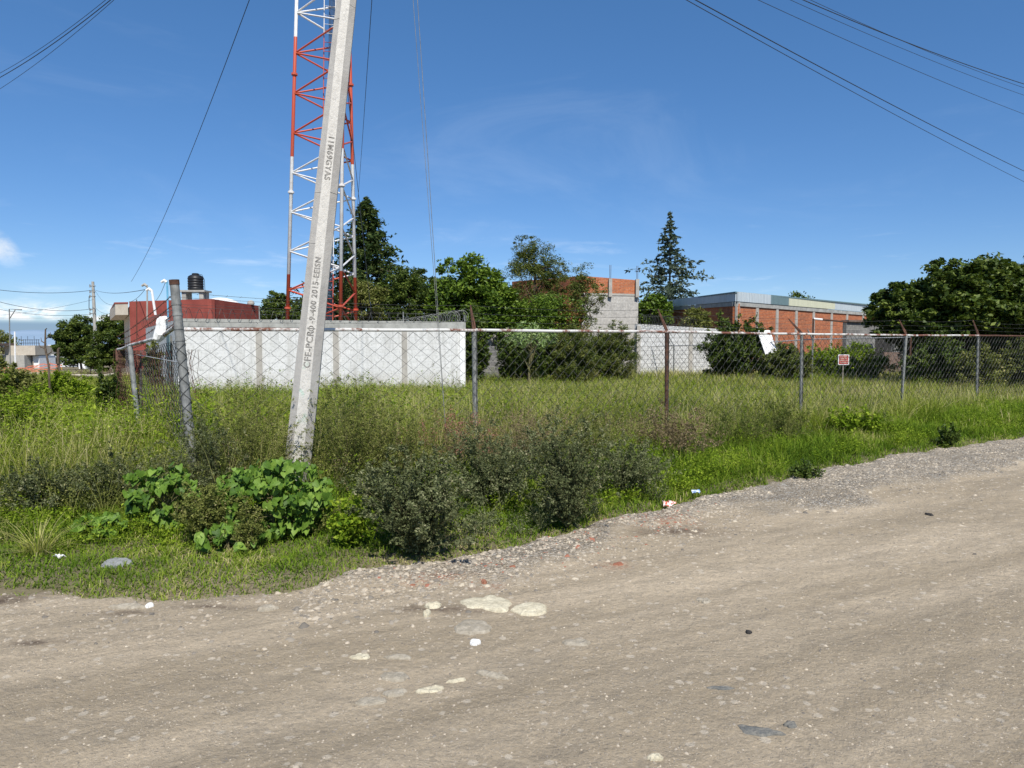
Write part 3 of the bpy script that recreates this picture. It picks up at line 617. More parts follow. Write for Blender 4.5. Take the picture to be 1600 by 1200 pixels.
def rock(px, py, wpx, hpx, label, mat, name='embedded_rock', cat='rock', group=None, h=0.02, bumpy=0.15, ang=0.0, npt=18, pts=None, sunk=0.6):
    c = G(px, py); k = c.y / F; rx_ = wpx * k / 2; ry_ = hpx * (c.y ** 2 / (F * EYE)) / 2; npt = 30; rr = max(rx_, ry_)
    sd = random.randrange(200, 900); ph = random.uniform(0, 6); onroad = c.y < float(edge_y(np.array([c.x]))[0])
    A = np.arange(npt) * 2 * np.pi / npt
    prof = 1 + bumpy * (.8 * np.sin(2 * A + ph) + .8 * np.sin(3 * A + ph * 2.1) + .5 * np.sin(5 * A + ph * 3.3) + .35 * np.sin(8 * A + ph)) * .55 + np.array([random.uniform(-1, 1) for _ in A]) * .05
    ox = (np.cos(A) * rx_ * math.cos(ang) - np.sin(A) * ry_ * math.sin(ang)) * prof; oy = (np.cos(A) * rx_ * math.sin(ang) + np.sin(A) * ry_ * math.cos(ang)) * prof
    vs = []; fs = []; rings = [(1.12, -.018), (1.0, h * .25), (.92, h * .62), (.8, h * .8), (.6, h * .92), (.4, h), (.2, h)]
    for s_, z_ in rings:
        X = c.x + ox * s_; Y = c.y + oy * s_; zb = road_height(X, Y) if onroad else gground(X, Y); Z = zb * .4 + float(np.mean(zb)) * .6 + z_ + h * .28 * fbm(X, Y, max(.015, rr * .35), 150 + sd % 60, 3)
        vs += list(zip(X, Y, Z))
    vs.append((c.x, c.y, vs[-1][2])); n_r = len(rings)
    for r_ in range(n_r - 1):
        for i in range(npt): fs.append((r_ * npt + i, r_ * npt + (i + 1) % npt, (r_ + 1) * npt + (i + 1) % npt, (r_ + 1) * npt + i))
    for i in range(npt): fs.append(((n_r - 1) * npt + i, (n_r - 1) * npt + (i + 1) % npt, n_r * npt))
    mb = MB(); mb.add([tuple(map(float, v)) for v in vs], fs); o = mb.build(name, mat); return tag(o, label, cat, group)
def stone_mat(name, a, b, d):
    t = NT(name); f = t.rng(t.noise(18, 8, 0.75), 0.40, 0.62); g = t.rng(t.noise(70, 5, 0.75), 0.55, 0.68, 0, 0.7); t.bump(t.noise(28, 8, 0.75), 1.0, 0.015)
    return t.done(t.mix(g, t.mix(f, a, b), d), 0.95, 0, 0.15)
MY = stone_mat('pale_yellow_stone', (0.48, 0.43, 0.31), (0.68, 0.62, 0.46), (0.28, 0.25, 0.18)); MT = stone_mat('dusty_stone', (0.31, 0.27, 0.205), (0.43, 0.385, 0.305), (0.22, 0.19, 0.145))
MW = stone_mat('white_stone', (0.68, 0.67, 0.63), (0.75, 0.74, 0.70), (0.5, 0.5, 0.46)); MGs = stone_mat('grey_stone', (0.22, 0.23, 0.22), (0.30, 0.31, 0.30), (0.15, 0.15, 0.15))
MO = stone_mat('brick_rubble', (0.27, 0.11, 0.07), (0.38, 0.17, 0.105), (0.25, 0.17, 0.13)); MK = stone_mat('dark_scrap', (0.03, 0.03, 0.03), (0.06, 0.055, 0.05), (0.02, 0.02, 0.02)); MBl = stone_mat('bluish_stone', (0.13, 0.135, 0.13), (0.25, 0.235, 0.20), (0.09, 0.09, 0.085))
rock(762, 944, 72, 25, 'large pale yellow flat rock set in the road, left one of the biggest pair', MY, h=0.015, bumpy=.28)
rock(829, 952, 58, 18, 'pale yellow rounded flat rock in the road, right one of the biggest pair', MY, h=0.017)
rock(738, 980, 54, 24, 'dusty tan flat rock sunk in the road just below the large pale yellow pair', MT, h=0.014)
rock(677, 951, 27, 8, 'thin whitish flat rock left of the large pale yellow pair in the road', MY, h=0.02, ang=0.2)
rock(667, 963, 13, 8, 'small pale lump of rock in front of the thin whitish rock', MY, h=0.02)
rock(742, 1004, 17, 8, 'small bright white stone lying alone on the road below the dusty tan rock', MW, 'white_stone', 'stone', h=0.016, ang=0.3, npt=10)
rock(578, 1095, 46, 14, 'tan worn rock patch in the lower road, left of a whitish streaked one', MT, h=0.012, ang=0.15)
rock(617, 1080, 38, 12, 'tan worn rock just right of and behind another in the lower road', MT, h=0.012, ang=0.1)
rock(617, 1055, 44, 15, 'tan worn rock further up the road above the two neighbouring tan ones', MT, h=0.011)
rock(673, 1078, 44, 10, 'whitish streaked rock sliver in the middle of the lower road', MY, h=0.012, ang=0.25)
rock(713, 1063, 32, 5, 'narrow pale rock sliver pointing up right in the lower road', MY, h=0.012, ang=0.35, npt=12)
rock(767, 1055, 56, 8, 'long grey curved rock sliver pointing down right in the road', MT, h=0.014, ang=-0.5, npt=14)
rock(902, 1003, 42, 12, 'yellowish crumbled rock patch right of the bright white stone', MT, h=0.012)
rock(563, 1026, 30, 9, 'small yellowish rock patch near the tan worn rocks on the left', MY, h=0.012)
rock(622, 1026, 40, 8, 'faint whitish long rock right of the small yellowish patch', MT, h=0.012)
rock(1100, 937, 22, 8, 'pale broken rock on the right part of the road', MT, h=0.014)
rock(1024, 1187, 24, 10, 'pale round rock at the bottom edge of the road', MY, h=0.014)
rock(184, 888, 42, 13, 'flat grey stone slab lying in the short grass at lower left', MGs, 'stone_slab', 'stone slab', h=0.035, bumpy=0.1)
rock(418, 953, 30, 9, 'flat pinkish slab at the grass edge below the leaning pole', MT, h=0.025)
rock(200, 948, 60, 7, 'flat pale dirt-covered slab at the grass edge on the left', MT, h=0.02)
rock(233, 947, 12, 5, 'small white stone at the grass edge on the left', MW, 'white_stone', 'stone', h=0.02, npt=9)
def chunk(px, py, sz, label, mat, name, cat, group=None):
    c = G(px, py); zb = float(road_height(np.array([c.x]), np.array([c.y]))[0]); a = random.uniform(0, 3.1); ti = random.uniform(-.2, .2); vs = []
    for z_ in (0, 1):
        for k in range(7):
            q = k / 7 * 6.283; r_ = sz * random.uniform(.7, 1.1) * (1 - .22 * z_); x_, y_ = math.cos(q) * r_, math.sin(q) * r_ * .55
            vs.append((c.x + x_ * math.cos(a) - y_ * math.sin(a), c.y + x_ * math.sin(a) + y_ * math.cos(a), zb - .008 + z_ * sz * random.uniform(.30, .5) + ti * x_ * z_))
    vs.append((c.x, c.y, zb - .008 + sz * .46)); mb = MB(); mb.add(vs, [(k, (k + 1) % 7, (k + 1) % 7 + 7, k + 7) for k in range(7)] + [(7 + k, 7 + (k + 1) % 7, 14) for k in range(7)])
    return tag(mb.build(name, mat), label, cat, group)
for px, py, sz, lb in ((756, 914, .046, 'orange brick fragment above the large pale yellow rock'), (645, 914, .030, 'reddish brick fragment in the gravel near the dark shrub'), (965, 884, .050, 'orange brick fragment in gravel midway along the road edge'), (1043, 819, .045, 'red brick lump under the red and white wrapper'), (1010, 851, .026, 'small red brick fragment in the gravel between two larger ones'), (800, 894, .034, 'thin reddish brick piece in the gravel above the orange fragment')):
    chunk(px, py, sz, lb, MO, 'brick_fragment', 'brick fragment', 'brick fragments in the roadside gravel')
rock(1452, 803, 9, 4, 'small black scrap lying on the road at right', MK, 'dark_stone', 'stone', h=0.015, npt=8)
rock(1170, 988, 11, 4, 'dark twig-like scrap on the right part of the road', MK, 'dark_stone', 'stone', h=0.014, ang=0.9, npt=8)
rock(1126, 1074, 42, 5, 'long bluish grey stone sliver flush in the road', MBl, 'embedded_rock', 'rock', h=0.010)
rock(1185, 1140, 62, 14, 'bluish grey rough stone showing through the lower right road', MBl, h=0.011, bumpy=0.35, ang=-0.3)
rock(1235, 1131, 20, 9, 'small bluish grey stone beside the rough one at lower right', MBl, h=0.012, bumpy=0.3)
# litter
def crumple(name, label, px, py, s, mat, cat='litter', flat=0.6, up=0.03):
    c = G(px, py); v = []; f = []; n = 7
    for j in range(n):
        for i in range(n):
            v.append((c.x + (i / (n - 1) - .5) * s * 1.4 + random.uniform(-1, 1) * s * .08, c.y + (j / (n - 1) - .5) * s + random.uniform(-1, 1) * s * .08, up + random.uniform(0, 1) * s * flat))
    for j in range(n - 1):
        for i in range(n - 1): f.append((j * n + i, j * n + i + 1, (j + 1) * n + i + 1, (j + 1) * n + i))
    mb = MB(); mb.add(v, f); o = mb.build(name, mat); so_ = o.modifiers.new('thickness', 'SOLIDIFY'); so_.thickness = 0.0015
    return tag(o, label, cat)
t = NT('wrapper_red_white'); MWR = t.done(t.mix(t.rng(t.noise(45, 3), 0.48, 0.52), (0.8, 0.75, 0.7), (0.55, 0.12, 0.07)), 0.4)
t = NT('wrapper_blue_white'); MWB = t.done(t.mix(t.rng(t.noise(45, 3), 0.45, 0.55), (0.7, 0.75, 0.82), (0.15, 0.3, 0.6)), 0.35)
crumple('wrapper', 'crumpled red and white wrapper at the edge of the gravel', 1045, 795, 0.085, MWR)
crumple('wrapper', 'crumpled pale blue and white wrapper in the roadside grass', 1087, 779, 0.06, MWB, up=0.06)
crumple('wrapper', 'small torn white plastic scrap in the grass left of the stone slab', 93, 878, 0.05, M['white_plastic'])

# ================================================================ FRONT FENCE
FX0, FY0, FDX, FDY = -0.0514 * 9.35, 9.35, 2.966, 2.0
def fpt(k): return Vector((FX0 + FDX * k, FY0 + FDY * k, 0))
RAILZ = {-1: 1.745, 0: 1.775, 1: 1.79, 2: 1.78, 3: 1.78, 4: 1.80, 5: 1.80, 6: 1.80}
def railz(k):
    k0 = max(-1, min(5, math.floor(k))); return RAILZ[k0] + (RAILZ[k0 + 1] - RAILZ[k0]) * (k - k0)
def barbed(mb, a, b, sag, r=0.0021, step=0.14, sides=3):
    a = Vector(a); b = Vector(b); n = max(6, int((b - a).length / 0.5)); P_ = [a.lerp(b, i / n) - Vector((0, 0, sag * 4 * (i / n) * (1 - i / n))) for i in range(n + 1)]
    mb.tube(P_, r, sides, caps=False); m = int((b - a).length / step)
    for i in range(m):
        t_ = (i + .5) / m; c = a.lerp(b, t_) - Vector((0, 0, sag * 4 * t_ * (1 - t_))); d = Vector((random.uniform(-1, 1), random.uniform(-1, 1), random.uniform(-1, 1))).normalized() * 0.016
        mb.tube([c - d, c + d], r * .8, 3, caps=False)
def mesh_panel(a, b, z0, z1a, z1b, cw, ch, r, sagfn=None, jit=0.004):
    """chain link: two families of crossing diagonal wires, kinked at each diamond"""
    a = Vector(a); b = Vector(b); d = b - a; Lh = d.length; d.normalize(); n = Vector((-d.y, d.x, 0)); mb = MB(); H = max(z1a, z1b) - z0
    rows = int(H / ch * 2) + 1; cols = int(Lh / cw)
    def P(u, h, off):
        u = min(max(u, 0), Lh); top = z1a + (z1b - z1a) * u / Lh; z = top - h; q = a + d * u + n * off; q = Vector((q.x, q.y, z))
        if sagfn: q = q + sagfn(u / Lh, h / H)
        return q
    for c in range(-1, cols + 1):
        for sgn in (1, -1):
            pts = []
            for j in range(rows + 1):
                h = j * ch / 2
                if h > H: break
                u = (c * cw + (cw / 2 if j % 2 else 0)) if sgn > 0 else ((c + 1) * cw - (cw / 2 if j % 2 else 0))
                jit_ = random.uniform(-jit, jit); pts.append(P(u + jit_, h, 0.006 * (1 if j % 2 else -1) * sgn))
            if len(pts) > 1: mb.tube(pts, r, 3, caps=False)
    return mb
fence = empty('chain_link_fence', fpt(0), 'long chain link fence with a rust-patched white top rail along the road verge', 'fence')
def fence_post(k, fr, top_px=None, bot_px=None, r=0.032, mat='galv', arm=None, zt=None, lean=(0, 0)):
    c = fpt(k); zt = railz(k) + 0.01 if zt is None else zt
    a = Vector((c.x, c.y, -0.15)); b = Vector((c.x + lean[0], c.y + lean[1], zt)); mb = MB()
    mb.tube([a, b], r, 12); p = mb.build('post', M[mat], fr, smooth=False)
    return p, b
# corner post, tall and leaning to the left
cb = W(306, 775, 7.35); ct = W(272, 438, 7.30); ax = (ct - cb).normalized()
mb = MB(); mb.tube([cb - ax * .1, ct], 0.045, 16); pc = mb.build('post', M['galv'], fence); pc['label'] = 'thick grey corner post leaning left'
mb = MB(); mb.tube([ct - ax * .045, ct + ax * .006], 0.049, 16); mb.build('post_cap', M['rust'], pc)
for q in (0.25, .36, .5, .62): mb = MB(); mb.tube([ct - ax * q, ct - ax * (q - .022)], 0.050, 16); mb.build('band', M['galv'], pc)
# wire hugging the corner post as the mesh wraps it
mb = MB()
for hnd in (1, -1):
    for ph in (0, math.pi):
        pts = [cb + ax * (0.1 + 1.5 * i / 60) + Vector((math.cos(ph + hnd * i * .52), math.sin(ph + hnd * i * .52), 0)) * 0.050 for i in range(61)]; mb.tube(pts, 0.0032, 3, caps=False)
mb.build('wire_wrap', M['wire'], pc)
posts = {-1: pc}; arms = {}
armtip = {0: (735, 477), 1: (1028, 483), 2: (1232, 498), 3: (1405, 500), 4: (1520, 500)}
for k in range(0, 7):
    mat = 'rust' if k == 1 else 'galv'; r_ = 0.034 if k < 2 else 0.028
    p, top = fence_post(k, fence, r=r_, mat=mat, lean=((-0.015, 0.01) if k != 3 else (0.10, 0.03)))
    if k == 1: p['label'] = 'rusty brown post'
    c = fpt(k)
    if k in armtip: tip = W(*armtip[k], c.y + 0.12)
    else: tip = Vector((c.x - 0.3, c.y + 0.12, 2.13))
    mb = MB(); s_ = top + Vector((0, 0, 0.0)); d = (tip - s_)
    for off in (-1, 1): mb.tube([s_ + Vector((off * .012, 0, 0)), s_ + d * .25 + Vector((off * .014, 0, 0)), tip], [0.016, 0.015, 0.010], 5)
    mb.build('bracket_arm', M['rust'], p); arms[k] = tip; posts[k] = p
segs = [(k, k + 1) for k in range(-1, 6)]
for a_, b_ in segs:
    A_ = fpt(a_) + Vector((0, 0, railz(a_))); B_ = fpt(b_) + Vector((0, 0, railz(b_)))
    if a_ == -1: A_ = cb.lerp(ct, (railz(-1) - cb.z) / (ct.z - cb.z))
    if b_ == 3: B_ += Vector((.1, .03, 0))
    if a_ == 3: A_ += Vector((.1, .03, 0))
    mb = MB(); n_ = 8; mb.tube([A_.lerp(B_, i / n_) + Vector((0, 0, random.uniform(-.004, .004))) for i in range(n_ + 1)], 0.021, 10)
    rr = mb.build('top_rail', M['rail'] if a_ < 4 else M['rust'], fence)
    A2 = fpt(a_) + Vector((0.014, -0.025, 0)); B2 = fpt(b_) + Vector((0.014, -0.025, 0))
    far = a_ >= 2
    def sg(u, h, s=random.uniform(.02, .06)): return Vector((0.4 * s * math.sin(u * 3.14) * h, -s * math.sin(u * 3.14) * h, -0.02 * math.sin(u * 3.14)))
    mb = mesh_panel(A2, B2, 0.02, railz(a_) - .01, railz(b_) - .01, 0.205 if a_ < 0 else 0.17, 0.155, 0.0036 if a_ < 1 else 0.0038, sg)
    mb.build('mesh_panel', M['wire'], fence)
mb = MB()
for j in range(3):
    f_ = (0.35 + 0.32 * j)
    pts_ = [ct - ax * (0.12 + (2 - j) * 0.15)] + [(posts_top := fpt(k) + Vector((0, 0, railz(k)))).lerp(arms[k], f_) for k in range(0, 7)]
    for a_, b_ in zip(pts_, pts_[1:]): barbed(mb, a_, b_, 0.02 + 0.01 * j)
mb.build('barbed_wire', M['wire'], fence)
# tie wires sticking up from the rail between posts 0 and 1
for k in (0, 1):
    for i in range(24):
        u = k + (i + random.random() * .5) / 24; p = fpt(u) + Vector((0, 0, railz(u) + .018)); mb = MB(); mb.tube([p, p + Vector((random.uniform(-.006, .006), 0, random.uniform(.015, .04)))], 0.0022, 3); mb.build('tie_wire', M['wire'], fence)

# return fence, sagging, running back from the corner
C0 = Vector((cb.x * .45 + ct.x * .55, 7.35, 0)); bd = Vector((-0.559, 0.829, 0)) * 3.58
rf = empty('sagging_chain_link_fence', C0 + bd, 'sagging chain link fence with bent mesh running back from the corner post', 'fence')
p1t = W(203, 541, 10.3); p1b = W(222, 716, 10.1); p1b.z = -0.1
mb = MB(); mb.tube([p1b, p1t], 0.034, 12); q1 = mb.build('post', M['galv'], rf)
p2b = Vector(C0 + bd * 1.9); p2b.z = -.1; p2t = W(184, 546, 14.0); mb = MB(); mb.tube([p2b, p2t], 0.045, 10); mb.build('post', M['rust'], rf)
ra = cb.lerp(ct, 0.80); mb = MB(); mb.tube([ra, W(253, 526, 8.3), W(228, 533, 9.3), W(205, 539, 10.4), W(190, 545, 12.4), p2t], 0.024, 8); mb.build('top_rail', M['rail'], rf)
def sg2(u, h): return Vector((0.22 * math.sin(u * 5.2) * h + 0.12 * u * h, -0.15 * math.sin(u * 3.0) * h, 0))
mb = mesh_panel(C0, C0 + bd, 0.0, 1.66, 1.50, 0.17, 0.13, 0.0034, sg2, .012); mb.build('mesh_panel', M['wire'], rf)
mb = mesh_panel(C0 + bd, C0 + bd * 1.9, 0.0, 1.50, 1.48, 0.15, 0.13, 0.0042, sg2, .012); o = mb.build('mesh_panel', M['rust'], rf); o['label'] = 'rust-brown bunched mesh'
mb = MB()
for i, z_ in enumerate((455, 470, 485, 500)):
    barbed(mb, W(276 + i, z_, 7.35), p2t + Vector((0, 0, 0.12 * (3 - i) * .7)), 0.04 + .02 * i, 0.0050)
mb.build('barbed_wire', M['rust'], rf)
mb = MB(); mb.tube([W(278, 566, 7.4), W(230, 557, 9.4), W(195, 551, 13)], 0.005, 4); mb.build('tension_wire', M['wire_light'], rf)
# bunched roll of loose mesh at the far post
mb = MB()
for i in range(44):
    x_ = p1b.x - 0.12 - random.uniform(0, .55); y_ = p1b.y + random.uniform(.3, 2.4); z0_ = random.uniform(-.05, .2); pts = [Vector((x_ + random.uniform(.1, .35), y_ - .4, z0_))]
    for j in range(7): pts.append(Vector((x_ + random.uniform(-.035, .035) + .2 * (1 - j / 6) ** 2, y_ + random.uniform(-.03, .03), 0.25 + (1.5 - .25) * j / 6)))
    mb.tube(pts, 0.0045, 3, caps=False)
mb.build('loose_wires', M['rust'], rf)
# rag / bag on the rail
def rag():
    c = W(253, 510, 8.15); mb = MB(); n = 12; rings = []
    prof = [(0.035, .115), (.055, .09), (.06, .04), (.062, 0), (.07, -.05), (.075, -.1), (.06, -.15), (.02, -.175)]
    prof = [(r_ * 1.05, z_ + .0) for r_, z_ in prof]
    for r_, z_ in prof:
        for k in range(n):
            a = 2 * math.pi * k / n; rr_ = r_ * random.uniform(.7, 1.2); mb.v.append((c.x + math.cos(a) * rr_ + z_ * 0.15 - .02 * (z_ < -.1), c.y + math.sin(a) * rr_ * .8, c.z + z_ + random.uniform(-.008, .008)))
    for i in range(len(prof) - 1):
        for k in range(n): mb.f.append((i * n + k, i * n + (k + 1) % n, (i + 1) * n + (k + 1) % n, (i + 1) * n + k)); mb.m.append(0)
    mb.f.append(tuple(range(n))); mb.m.append(0); mb.f.append(tuple(range((len(prof) - 1) * n, len(prof) * n))); mb.m.append(0)
    return tag(mb.build('rag', M['white_plastic']), 'crumpled white rag wrapped on the rail beside the corner post', 'rag')
rag()
# inner fence across the back of the lot
IP = [(1423, 527, 25.5), (1270, 530, 28.5), (1151, 538, 31), (1053, 540, 33.5), (973, 543, 36), (865, 548, 39)]
inf = empty('inner_chain_link_fence', (W(*IP[1]).x, IP[1][2], 0), 'low thin chain link fence crossing the back of the overgrown lot', 'fence')
for i, (px, py, D) in enumerate(IP):
    tp = W(px, py, D); mb = MB(); mb.tube([(tp.x, tp.y, -.1), tp], 0.035, 8); p = mb.build('post', M['rust'] if i == 0 else M['galv'], inf)
    if i in (1, 3, 4, 2): mb = MB(); mb.tube([tp, tp + Vector((-.22, 0, .38))], 0.025, 6); mb.build('bracket_arm', M['galv'], p)
for a_, b_ in zip(IP, IP[1:]):
    A_, B_ = W(*a_), W(*b_); mb = MB(); mb.tube([A_, B_], 0.022, 6); mb.build('top_rail', M['wire_light'], inf)
    mb = mesh_panel(Vector((A_.x, A_.y, 0)), Vector((B_.x, B_.y, 0)), 0.1, A_.z, B_.z, 0.22, 0.22, 0.0040); mb.build('mesh_panel', M['wire'], inf)

# ================================================================ LEANING UTILITY POLE
PB = W(459, 765, 7.42); PB.z = -0.2; b0 = W(463, 750, 7.42); t0 = W(541.5, 0, 7.42); pax = (t0 - b0).normalized(); PB = b0 - pax * (b0.z + .25) / pax.z
POLE_L = 9.2; PT = PB + pax * POLE_L
pole = empty('utility_pole', (PB.x, PB.y, 0), 'leaning pale octagonal concrete utility pole with engraved writing at the verge', 'utility pole')
sx_ = Vector((1, 0, 0)) - pax * pax.x; sx_.normalize(); fy_ = pax.cross(sx_).normalized()      # fy_ points away from the camera (or towards)
if fy_.y > 0: fy_ = -fy_
def prad(l): return 0.149 - (0.149 - 0.071) * l / POLE_L
vth = [R(-11.5 + 45 * k) for k in range(8)]
def pring(l, k, s=1.0):
    a = vth[k % 8]; r_ = prad(l) * s; return PB + pax * l + sx_ * (math.sin(a) * r_) + fy_ * (math.cos(a) * r_)
mb = MB(); ls = [0, .3] + [0.3 + 0.33 * i for i in range(1, 27)] + [POLE_L]
for l in ls:
    for k in range(8): mb.v.append(tuple(pring(l, k) + Vector((random.uniform(-1, 1), random.uniform(-1, 1), 0)) * 0.0012))
for i in range(len(ls) - 1):
    for k in range(8): mb.f.append((i * 8 + k, i * 8 + (k + 1) % 8, (i + 1) * 8 + (k + 1) % 8, (i + 1) * 8 + k)); mb.m.append(1 if k == 0 else 0)
mb.f.append(tuple(range((len(ls) - 1) * 8, len(ls) * 8))); mb.m.append(0)
shaft = mb.build('shaft', [M['pole'], M['pole_rough']], pole)
# formwork seams across the smooth faces
def text_on_face(s, l_at, size, up=True, name='inscription'):
    """writing cut into the bright face, running along the pole"""
    cu = bpy.data.curves.new(name, 'FONT'); cu.body = s; cu.size = size; cu.align_x = 'LEFT'; cu.align_y = 'CENTER'; cu.extrude = 0.0012; cu.offset = 0.0018; cu.space_character = 1.12; cu.resolution_u = 3
    tmp = bpy.data.objects.new(name, cu); C.objects.link(tmp); bpy.context.view_layer.update()
    me = bpy.data.meshes.new_from_object(tmp.evaluated_get(bpy.context.evaluated_depsgraph_get())); bpy.data.objects.remove(tmp)
    a = (vth[0] + vth[1]) / 2; nrm = (sx_ * math.sin(a) + fy_ * math.cos(a)).normalized()
    xdir = pax if up else -pax; ydir = nrm.cross(xdir).normalized(); ap = math.cos(R(22.5))
    for v in me.vertices:
        l = l_at + (v.co.x if up else -v.co.x); r_ = prad(l) * ap
        p = PB + pax * l + nrm * (r_ + 0.0012 + v.co.z) + ydir * (v.co.y + random.uniform(-.0006, .0006)) - Vector(pole.location); v.co = p
    me.materials.clear(); me.materials.append(M['inscription']); o = bpy.data.objects.new(name, me); C.objects.link(o); o.parent = pole; return o
def lpole(py): # length along the pole at an image height
    p = W(500, py, 7.42); return (p.z - PB.z) / pax.z
text_on_face('CFE-PCR', lpole(574), 0.092)
text_on_face('-9-400 2015-EEISN', lpole(505), 0.078)
text_on_face('11M69GYAS', lpole(216), 0.078, up=False)
# the slashed circle between the two runs
a = (vth[0] + vth[1]) / 2; nrm = (sx_ * math.sin(a) + fy_ * math.cos(a)).normalized(); yd = nrm.cross(pax).normalized(); l_ = lpole(513)
mb = MB(); cc_ = PB + pax * l_ + nrm * (prad(l_) * math.cos(R(22.5)) + .001); mb.tube([cc_ + (pax * math.cos(q / 14 * 6.2832) + yd * math.sin(q / 14 * 6.2832)) * 0.024 for q in range(15)], 0.004, 4, caps=False); mb.tube([cc_ - yd * .042, cc_ + yd * .042], 0.0035, 4); mb.build('diameter_mark', M['inscription'], pole)
for py, kk in ((36, 7), (305, 7), (302, 1), (12, 1), (383, 7)):
    l_ = lpole(py); k0 = kk; mb = MB()
    A_, B_ = pring(l_, k0), pring(l_, k0 + 1); mb.tube([A_, A_.lerp(B_, .5) + pax * random.uniform(-.004, .004), B_], 0.0022, 4); mb.build('seam', M['inscription'], pole)
mb = MB(); l_ = lpole(78)
mb.tube([PB + pax * (POLE_L - .6) - sx_ * .12, PB + pax * (POLE_L - .6) + sx_ * .9], .03, 6); mb.build('crossarm', M['galv'], pole)

# ================================================================ CABLES
def cable(a, b, sag, r, label, group=None, mat='cable', name='overhead_cable', cat='cable', n=40):
    a = Vector(a); b = Vector(b); P_ = [a.lerp(b, i / n) - Vector((0, 0, sag * 4 * (i / n) * (1 - i / n))) for i in range(n + 1)]
    mb = MB(); mb.tube(P_, r * .68, 5); return tag(mb.build(name, M[mat], smooth=True), label, cat, group)
PTop = PB + pax * (POLE_L - .15)
cable(PTop, W(205, 440, 33), 0.62, 0.010, 'black cable sloping from the leaning pole down to the left red house')
cable(PTop + Vector((.1, 0, 0)), W(556, 350, 43), 0.35, 0.011, 'thin cable falling steeply between the tower and the conifer')
gA = W(697, 682, 8.4)
cable(PTop - pax * .1 + Vector((.08, -.05, 0)), gA, -0.02, 0.005, 'steel guy wire from the leaning pole to the ground, nearer of two', 'guy wires of the leaning pole', 'galv', 'guy_wire', 'guy wire')
cable(PTop - pax * .5 + Vector((.08, -.05, 0)), gA, 0.015, 0.004, 'steel guy wire starting lower on the leaning pole, second of two', 'guy wires of the leaning pole', 'galv', 'guy_wire', 'guy wire')
RG = 'power lines crossing the sky at upper right'
def skyline(p0, p1, D0, D1, r, label, group, sag=0.15):
    a = W(*p0, D0); b = W(*p1, D1); d = b - a; cable(a - d * .35, b + d * .35, sag, r, label, group)
skyline((1091, 0), (1600, 279), 11.4, 23.5, 0.009, 'thin power line, lowest of the sky lines at upper right', RG)
skyline((1106, 0), (1600, 262), 11.3, 22.0, 0.012, 'thick dark power line just above the lowest one at upper right', RG)
skyline((1205, 0), (1600, 172), 12.5, 18.5, 0.007, 'faint power line third from below at upper right', RG)
skyline((1256, 0), (1600, 142), 12.5, 17, 0.006, 'faint power line fourth from below at upper right', RG)
skyline((1277, 0), (1600, 124), 12.5, 16, 0.011, 'darkest power line near the top right corner', RG)
skyline((1300, 6), (1600, 130), 12.4, 16.1, 0.006, 'faint line hugging the darkest power line at top right', RG)
LG = 'power lines crossing the upper left corner'
skyline((160, 0), (0, 113), 11.5, 14.5, 0.010, 'thick upper line in the top left corner of the sky', LG)
skyline((152, 0), (0, 106), 11.3, 14.3, 0.006, 'thin upper line beside the thick one at top left', LG)
skyline((163, 3), (0, 131), 11.6, 14.9, 0.006, 'thin lowest line in the top left corner of the sky', LG)

# ================================================================ COMMUNICATION TOWER
Lb, Fb, Rb = W(449, 500, 30), W(532, 505, 28.6), W(556, 500, 31.5)
Lt, Ft, Rt = W(463.5, 0, 30.0), W(537, 0, 28.9), W(545, 0, 31.1)
tw = empty('lattice_tower', (-7.8, 30, 0), 'tall red and white three legged lattice tower behind the white wall', 'tower')
def leg(b, t):
    d = (t - b) / (t.z - b.z); return lambda z: b + d * (z - b.z)
legs = [leg(Lb, Lt), leg(Fb, Ft), leg(Rb, Rt)]; TZ = 24.0
for lf in legs:
    mb = MB(); mb.tube([lf(0), lf(TZ)], [0.082, 0.062], 12)
    o = mb.build('leg', M['tower'], tw, smooth=True)
    for z in (7.9, 12.7, 17.6, 3.1): mb = MB(); mb.tube([lf(z - .04), lf(z + .04)], 0.13, 10); mb.build('flange', M['tower'], o)
stp = 1.62
for fi, (i, j, ph) in enumerate(((0, 1, .25), (1, 2, .65), (2, 0, .25))):
    mb = MB(); z = (0.6, 1.41, -0.21)[fi]; side = 0
    while z < TZ - 1:
        a, b = (legs[i], legs[j]) if side == 0 else (legs[j], legs[i]); mb.tube([a(z), b(z + stp / 2)], 0.036, 6); z += stp / 2; side ^= 1
    mb.build('bracing', M['tower'], tw)
cen = lambda z: (legs[0](z) * .42 + legs[1](z) * .29 + legs[2](z) * .29)
mb = MB(); lo = [Vector((-.22, -.2, 0)), Vector((.22, -.1, 0))]
for o_ in lo: mb.tube([cen(.5) + o_ + Vector((.22, 0, 0)), cen(TZ) + o_ + Vector((.22, 0, 0))], 0.02, 5)
z = .6
while z < TZ: mb.tube([cen(z) + lo[0] + Vector((.22, 0, 0)), cen(z) + lo[1] + Vector((.22, 0, 0))], 0.012, 4); z += .36
mb.build('ladder', M['tower'], tw)
mb = MB()
for k in range(5): mb.tube([cen(.5) + Vector((.13 + .05 * k, .12 + .02 * k, 0)), cen(TZ) + Vector((.13 + .05 * k, .12 + .02 * k, 0))], 0.018, 5)
mb.build('cable_bundle', M['coax'], tw)
mb = MB(); mb.tube([legs[1](TZ * .55), legs[1](2) + Vector((.9, 2.2, 0))], 0.012, 5); mb.build('guy_cable', M['cable'], tw)

